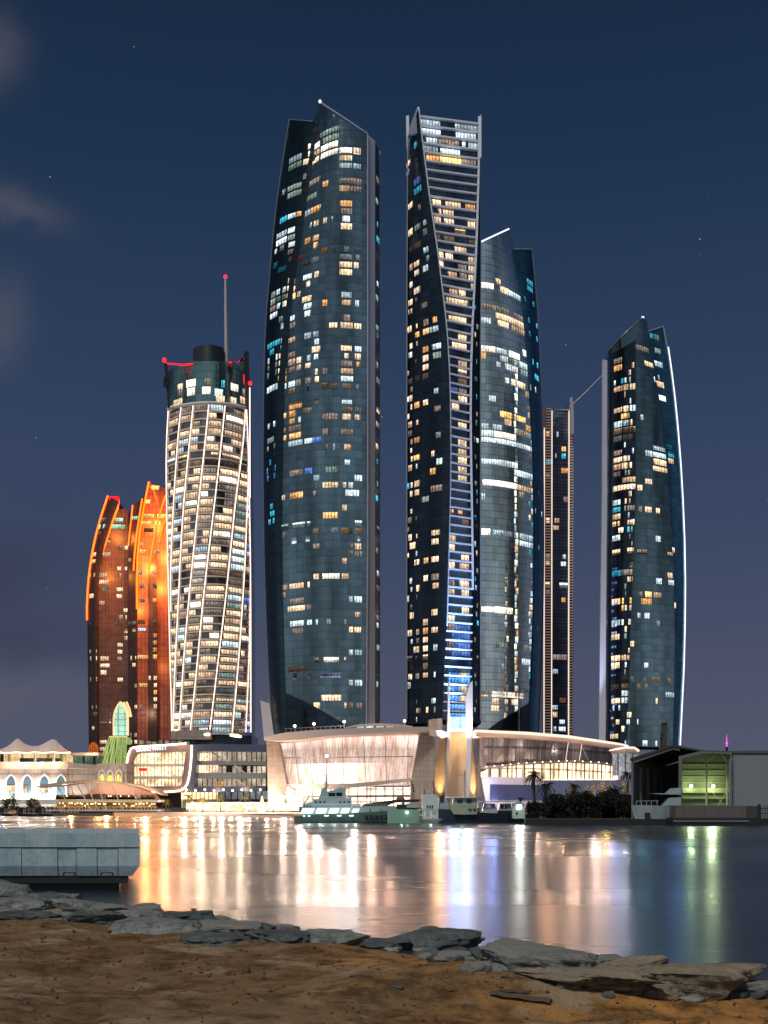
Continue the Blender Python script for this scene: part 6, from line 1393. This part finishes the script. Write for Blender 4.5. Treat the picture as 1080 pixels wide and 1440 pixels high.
MB().pbox(590, 622, 1138, 1139.4, YB-1.6, 4.5).build('cabin_roof', M['ship'], S3)
mb = MB()
for px in (590, 597, 606, 615, 621): mb.tube([P(px, 1139, YB-1.4), P(px, 1152, YB-1.4)], .08, 4)
split_build(mb, 'post', M['white'], S3)
for px in (600, 603.5, 607): MB().pbox(px, px+2, 1132.5, 1136, YB-1, .25).build('small_window', M['dark'], uc_)
mb = MB(); mb.tube([P(609, 1117, YB), P(609, 1098, YB)], .1, 5); mb.tube([P(606, 1108, YB), P(612, 1110, YB)], .06, 4); mb.tube([P(597, 1117, YB), P(597, 1110, YB)], .1, 4); mb.build('antenna', M['dark'], S3)
mb = MB(); mb.tube([P(581, 1103, YB+2), P(581, 1127, YB+2)], .08, 4)
for y in (1104, 1108, 1112): mb.ball(P(581+.8*(y % 3-1), y, YB+2), .22, 0, 6)
mb.build('signal_mast', M['dark'], S3)
pl('cabin_flood', P(606, 1145, YB-5), 60, (.85, 1, .9), .2); pl('cabin_flood', P(606, 1122, YB-7), 50, (.9, 1, .95), .2)
S4 = thing('navy_workboat', P(680, 1156, YB-3), 'long navy-hulled workboat with an olive-grey deckhouse, in front of the golden pylon', 'boat')
hull(S4, [(617,1137.5,.8),(640,1139,1),(680,1143,1),(715,1144,.95),(735,1144.5,.6),(742,1143,.1)], YB-3, 3.4, M['hull_navy'])
MB().pprism([(633,1131),(671,1131.5),(671,1145),(652,1145.5),(638,1145),(634,1139)], YB-3.1, 3.4).build('deckhouse', M['olive'], S4)
wh_ = MB().pprism([(638,1121.5),(671,1121.5),(671,1131.5),(636,1131)], YB-2.3, 2.6).build('wheelhouse', M['ship'], S4)
MB().pbox(629, 671, 1120.3, 1121.8, YB-3, 5).build('wheelhouse_roof', M['white'], S4)
for px in (643, 656): MB().pbox(px, px+7, 1124, 1129, YB-2.45, .3).build('window', M['dark'], wh_)
for px in (660.5, 667): MB().lathe([(.05, 0), (.34, 0), (.34, .12), (.05, .12)], P(px, 1138, YB-3.2), 12).build('porthole', M['dark'], S4)
mb = MB(); mb.tube([P(653.5, 1121, YB), P(653.5, 1083, YB)], .13, 5); mb.tube([P(643, 1090.5, YB), P(656, 1089, YB)], .06, 4); mb.build('mast', M['edge'], S4)
pl('workboat_flood', P(650, 1128, YB-10), 70, (.9, 1, .7), .2)
for k, (px, lab) in enumerate(((686, 'small white cabin boat just right of the olive deckhouse'), (708, 'small dark-canopied cabin boat left of the white-lit kiosk'))):
    t = thing('cabin_boat', P(px+4, 1150, 246), lab, 'boat', 'cabin boats moored behind the navy hull')
    hull(t, [(px-10,1141,.1),(px-6,1140.5,.8),(px+6,1140,1),(px+14,1140,.95)], 246, 2, M['white'] if k == 0 else M['dark'])
    MB().pprism([(px-5,1130),(px+10,1130),(px+12,1140),(px-7,1140)], 246.6, 2.6).build('cabin', M['ship'], t)
    MB().pbox(px-3, px+4, 1132, 1136.5, 246.4, .3).build('cabin_window', WC['c'] if k == 0 else M['dark'], t)
    MB().pbox(px-10, px+13, 1126.6, 1128, 245.6, 4.6).build('canopy', M['slab'], t)
    mb = MB()
    for q in (px-9, px+1, px+12): mb.tube([P(q, 1128, 246), P(q, 1140, 246)], .06, 4)
    split_build(mb, 'canopy_post', M['white'], t)
KS = thing('quay_kiosk', P(729, 1156, 212), 'small white-lit kiosk hut on the dark quay beside the tallest palm', 'kiosk')
kw = MB().pbox(722, 738, 1131, 1151, 212, 2.4).build('walls', plain('kiosk_wall', (.5, .6, .55), .7), KS); MB().pprism([(720.5,1131.3),(729,1126.5),(739.5,1131.3)], 211.7, 3).build('roof', M['ship'], KS)
MB().pbox(727, 733, 1131.5, 1138, 211.8, .2).build('lit_window', emis('kiosk_light', (.85, 1, .92), 5, True), kw); MB().pbox(725.5, 728, 1142, 1145, 211.85, .15).build('notice', M['dark'], KS)
pl('kiosk_lamp', P(730, 1134, 208), 60, (.8, 1, .9), .2)
# quay wall, kerb and small furniture
MB().box(xpx(738, 202), 400, 201.6, 203, -1, 1.05).build('quay_wall', M['dark'], kind='structure')
MB().box(xpx(738, 204), 400, 203, 204.2, .9, 1.12).build('quay_kerb', plain('quay_kerb', (.10, .10, .09), .8), kind='structure')
lp = thing('leaning_pole', P(878, 1130, 205), 'thin leaning pole with a crossbar at the left corner of the boat shed', 'pole')
MB().tube([P(877, 1116, 205.2), P(886, 1084, 205.2)], .05, 5).build('pole', M['ship'], lp); MB().tube([P(876, 1116, 205.2), P(888, 1115.6, 205.2)], .05, 5).build('crossbar', M['ship'], lp)
# ------------------------------------------------------------------ boat sheds
YS = 205
sheet = plain('corrugated_sheet', (.10, .115, .125), .6, .2, .15, .8); fr_ = plain('shed_frame', (.16, .17, .17), .6, .1, .2, 1)
SHEAR[:] = [.45, YS]
SH = thing('boat_shed', P(923, 1160, YS), 'dark open-fronted gabled boat shed with a yacht bow showing inside', 'boat shed')
def z0b(pts): return [(xpx(a, YS), zpy(b, YS) if b < 1150 else .3) for a, b in pts]
MB().prism(z0b([(888,1070),(891,1069),(891,1160),(888,1160)]), YS, YS+28).build('side_wall', sheet, SH)
MB().prism(z0b([(886.5,1066.5),(947,1047.5),(991,1055.5),(1030,1056.5),(1030,1058.5),(990,1058),(947,1050.5),(886.5,1070)]), YS-.3, YS+28).build('roof', plain('shed_roof', (.045, .04, .04), .5), SH)
MB().prism(z0b([(888,1069.5),(947,1051),(956,1053),(956,1056),(947,1053.8),(891,1073)]), YS-.1, YS+.4).build('front_beam', fr_, SH)
MB().prism(z0b([(888,1073),(890.5,1072.5),(890.5,1160),(888,1160)]), YS-.15, YS+.4).build('corner_post', fr_, SH)
MB().prism(z0b([(889,1070),(956,1052),(956,1160),(889,1160)]), YS+27, YS+27.3).build('back_wall', sheet, SH)
gm_ = plain('shed_girts', (.05, .055, .06), .7)
mb = MB()
for k in range(9): z = 1+k*1.35; mb.box(xpx(891.4, YS), xpx(891.4, YS)+.15, YS+.5, YS+27, z, z+.12)
for k in range(8): z = 1+k*1.35; mb.box(xpx(892, YS), xpx(955, YS)*1.05, YS+26.7, YS+26.95, z, z+.12)
mb.build('wall_girts', fr_, SH)
for k in range(4):
    y = YS+4+k*6; MB().box(xpx(891.5, YS), xpx(891.5, YS)+.45, y, y+.4, .9, 10.4).build('inner_column', fr_, SH)
SHEAR[:] = [.28, YS]
SG = thing('boat_shed', P(990, 1160, YS-1), 'smaller arched boat shed bay lit yellow-green inside, right of the dark shed', 'boat shed')
yel = plain('green_panel', (.26, .30, .20), .7, 0, .12, .4)
MB().prism([(xpx(a, YS), zpy(b, YS)) for a, b in [(958,1064),(985,1058.5),(1026,1059),(1026,1134),(958,1134)]], YS+5.5, YS+5.8).build('back_wall', yel, SG)
MB().prism([(xpx(a, YS), zpy(b, YS)) for a, b in [(954.5,1064),(984,1056.8),(1029,1057.6),(1029,1061.5),(1010,1059.8),(985,1060.5),(959,1067.5),(959,1135),(954.5,1135)]], YS-1, YS-.4).build('front_frame', fr_, SG)
MB().prism([(xpx(a, YS), zpy(b, YS)) for a, b in [(1026.5,1061.8),(1029,1061.8),(1029,1135),(1026.5,1135)]], YS-1, YS-.4).build('corner_post', fr_, SG)
MB().prism([(xpx(a, YS), zpy(b, YS)) for a, b in [(954.5,1064),(984,1056.8),(1029,1057.6),(1029,1059),(985,1058.3),(954.5,1065.5)]], YS-.4, YS+6).build('roof', M['dark'], SG)
for a in (955, 1027.5): MB().prism([(xpx(a, YS), .5), (xpx(a+1, YS), .5), (xpx(a+1, YS), zpy(1063, YS)), (xpx(a, YS), zpy(1063, YS))], YS-.4, YS+5.5).build('side_wall', yel, SG)
mb = MB()
for py in (1073, 1082, 1090.5, 1099): mb.prism([(xpx(a, YS), zpy(b, YS)) for a, b in [(959,py),(1026,py),(1026,py+.9),(959,py+.9)]], YS+5.3, YS+5.5)
for py, h in ((1107.5, 7), (1121, 1.6)): mb.prism([(xpx(a, YS), zpy(b, YS)) for a, b in [(959,py),(1026,py),(1026,py+h),(959,py+h)]], YS+4.9, YS+5.3)
mb.build('wall_rails', plain('pale_green_rail', (.5, .55, .35), .6), SG)
for px in (988, 1017): MB().tube([P(px, 1135, YS+2.5), P(px, 1070, YS+2.5), P(px+14 if px < 1000 else px-8, 1060, YS+2.5)], .22, 6).build('portal_column', bpy.data.materials['pale_green_rail'], SG)
mb = MB(); mb.tube([P(991, 1112, YS+4), P(1008, 1131, YS+4)], .06, 4); mb.tube([P(1014, 1112, YS+4), P(1000, 1134, YS+4)], .1, 4); mb.build('cross_brace', bpy.data.materials['pale_green_rail'], SG)
SHEAR[0] = 0
for px, e in ((972, 90), (1003, 150)):
    MB().ball(P(px, 1105.5, YS+4.2), .3, 0, 8).build('flood_lamp', emis('shed_lamp%d' % px, (.9, 1, .55), 16, True), SG); pl('shed_lamp', P(px, 1105, YS+3.4), e*1.3, (.82, 1, .5), .2)
SHEAR[:] = [.3, YS]
WH = thing('warehouse', P(1070, 1160, YS+1), 'plain pale grey warehouse wall at the right edge, beside the lit shed', 'warehouse')
MB().box(xpx(1029.5, YS), xpx(1320, YS), YS+.5, YS+30, .4, zpy(1059, YS)).build('wall', plain('warehouse_wall', (.24, .27, .30), .6, .1, .08, .1), WH)
slabpx(MB(), [(1029.6,1055.8,1059,YS+.2),(1320,1052,1059,YS+.2)], 30).build('roof', plain('warehouse_roof', (.12, .10, .10), .6), WH)
mb = MB()
for px in range(1033, 1082, 4): mb.box(xpx(px, YS), xpx(px, YS)+.05, YS+.44, YS+.52, .9, zpy(1059.5, YS))
mb.build('sheet_seams', bpy.data.materials['warehouse_wall'], WH)
SHEAR[0] = 0
# yacht in the shed
YT = thing('white_yacht', P(925, 1157, YS-4), 'white motor yacht with a sharp raked bow, half inside the dark boat shed', 'yacht')
mb = MB(); Yy = YS-4
st = [(891.5,1132.6,.04,899),(897,1132.2,.35,904),(905,1132,.62,906),(918,1132.4,.85,912),(935,1133.5,1,930),(950,1134,1,948)]
for px, py, wf, pb in st:
    z = zpy(py, Yy); w_ = 2.2*wf; yk = Yy+2.2
    mb.v += [(xpx(px, Yy), yk-w_, z), (xpx(pb, Yy), yk-w_*.45, -.2), (xpx(pb, Yy), yk+w_*.45, -.2), (xpx(px, Yy), yk+w_, z)]
for i in range(5):
    for j in range(3): mb.f.append((i*4+j, i*4+j+1, i*4+5+j, i*4+4+j)); mb.m.append(0)
    mb.f.append((i*4+3, i*4, i*4+4, i*4+7)); mb.m.append(0)
mb.f += [(0, 3, 2, 1), (20, 21, 22, 23)]; mb.m += [0, 0]
mb.build('hull', plain('yacht_white', (.36, .43, .45), .35, 0, .1, .4), YT)
MB().pprism([(908,1142.5),(914,1142.5),(914.5,1149),(907,1149)], Yy+.25, .6).build('anchor_pocket', M['dark'], YT)
MB().pprism([(932,1133),(941,1122),(958,1121),(958,1133)], Yy+1.2, 2.2).build('superstructure', M['ship'], YT)
MB().pprism([(915,1115.5),(930,1115.6),(942,1116),(958,1113),(958,1117.5),(930,1117)], Yy+.9, 3).build('sun_deck', M['ship'], YT)
MB().pprism([(938,1116),(946,1108.5),(958,1107.5),(958,1116)], Yy+1.5, 2).build('flybridge', M['ship'], YT)
mb = MB()
for px in (895, 902, 909, 916, 924): mb.tube([P(px, 1132.6, Yy+1), P(px, 1126, Yy+1)], .035, 4)
mb.tube([P(894, 1126.5, Yy+1), P(926, 1126, Yy+1)], .035, 4); mb.build('bow_rail', M['white'], YT)
BG = thing('concrete_barge', P(1010, 1160, YS-9), 'weathered concrete pontoon block moored in front of the lit shed', 'pontoon')
bm_ = plain('weathered_barge', (.13, .115, .11), .85, 0, .3, .5, .4); Yb = 197
for i, (a, b) in enumerate(((950,962.5),(962.8,990.5),(990.8,1009),(1009.3,1028.5),(1028.8,1050))): MB().pbox(a, b, 1132.6+(.5 if i > 3 else 0), 1150, Yb+(.15 if i == 0 else 0), 5).build('side_panel', bm_, BG)
MB().box(xpx(946, Yb), xpx(1068, Yb), Yb-.3, Yb+5.5, -.4, zpy(1150, Yb)).build('base', M['dark'], BG)
MB().box(xpx(946, Yb), xpx(1052, Yb), Yb-.5, Yb-.28, .6, .85).build('rubbing_strip', M['edge'], BG)
MB().pbox(1050.5, 1068, 1133.5, 1150, Yb+.4, 4.5).build('end_cabin', plain('cabin_dark', (.05, .06, .065), .6), BG)
MB().tube([P(1067.5, 1153, Yb+.2), P(1067.5, 1131, Yb+.2)], .22, 6).build('mooring_post', M['dark'], BG)
RF = MB(); 
for px in range(1070, 1100, 3): RF.tube([P(px, 1133, 202.5), P(px, 1156, 202.5)], .07, 4)
RF.tube([P(1069, 1137, 202.5), P(1100, 1137, 202.5)], .09, 4); RF.tube([P(1069, 1144, 202.5), P(1100, 1144, 202.5)], .09, 4)
tag(RF.build('quay_fence', M['dark']), 'dark metal fence on the quay at the right edge', 'fence')
# chimney and distant spire
ch = thing('chimney', P(934.5, 1055, 300), 'dark square chimney standing behind the gabled boat shed', 'chimney'); c_ = P(934.5, 1053, 300)
MB().pbox(931, 938, 1017, 1140, 300, 1.3).build('stack', M['edge'] if 0 else plain('chimney_grey', (.05, .05, .055), .8), ch); MB().pbox(930.5, 938.5, 1016, 1018.5, 299.8, 1.7).build('cap', M['dark'], ch)
MB().tube([P(929.5, 1056, 300), P(929.5, 1032, 300), P(931, 1030, 300)], .3, 5).build('pipe', M['dark'], ch)
ds = thing('distant_spire', P(1022, 1060, 1500), 'tiny magenta-lit spire far away above the warehouse roof', 'spire')
MB().tube([P(1022, 1050, 1500), P(1022, 1044, 1500), P(1022, 1032.5, 1500)], [.7, .5, .1], 6).build('needle', M['magenta'], ds); MB().lathe([(.5, 0), (1.9, 1), (.5, 2.4)], P(1022, 1046, 1500), 8).build('viewing_ring', M['magenta'], ds)
MB().tube([P(1022, 1058, 1500), P(1022, 1050, 1500)], [2, 1.6], 6).build('shaft', M['dark'], ds)
# boundary hedge and low trees between podium and shed keep the skyline closed at ground level
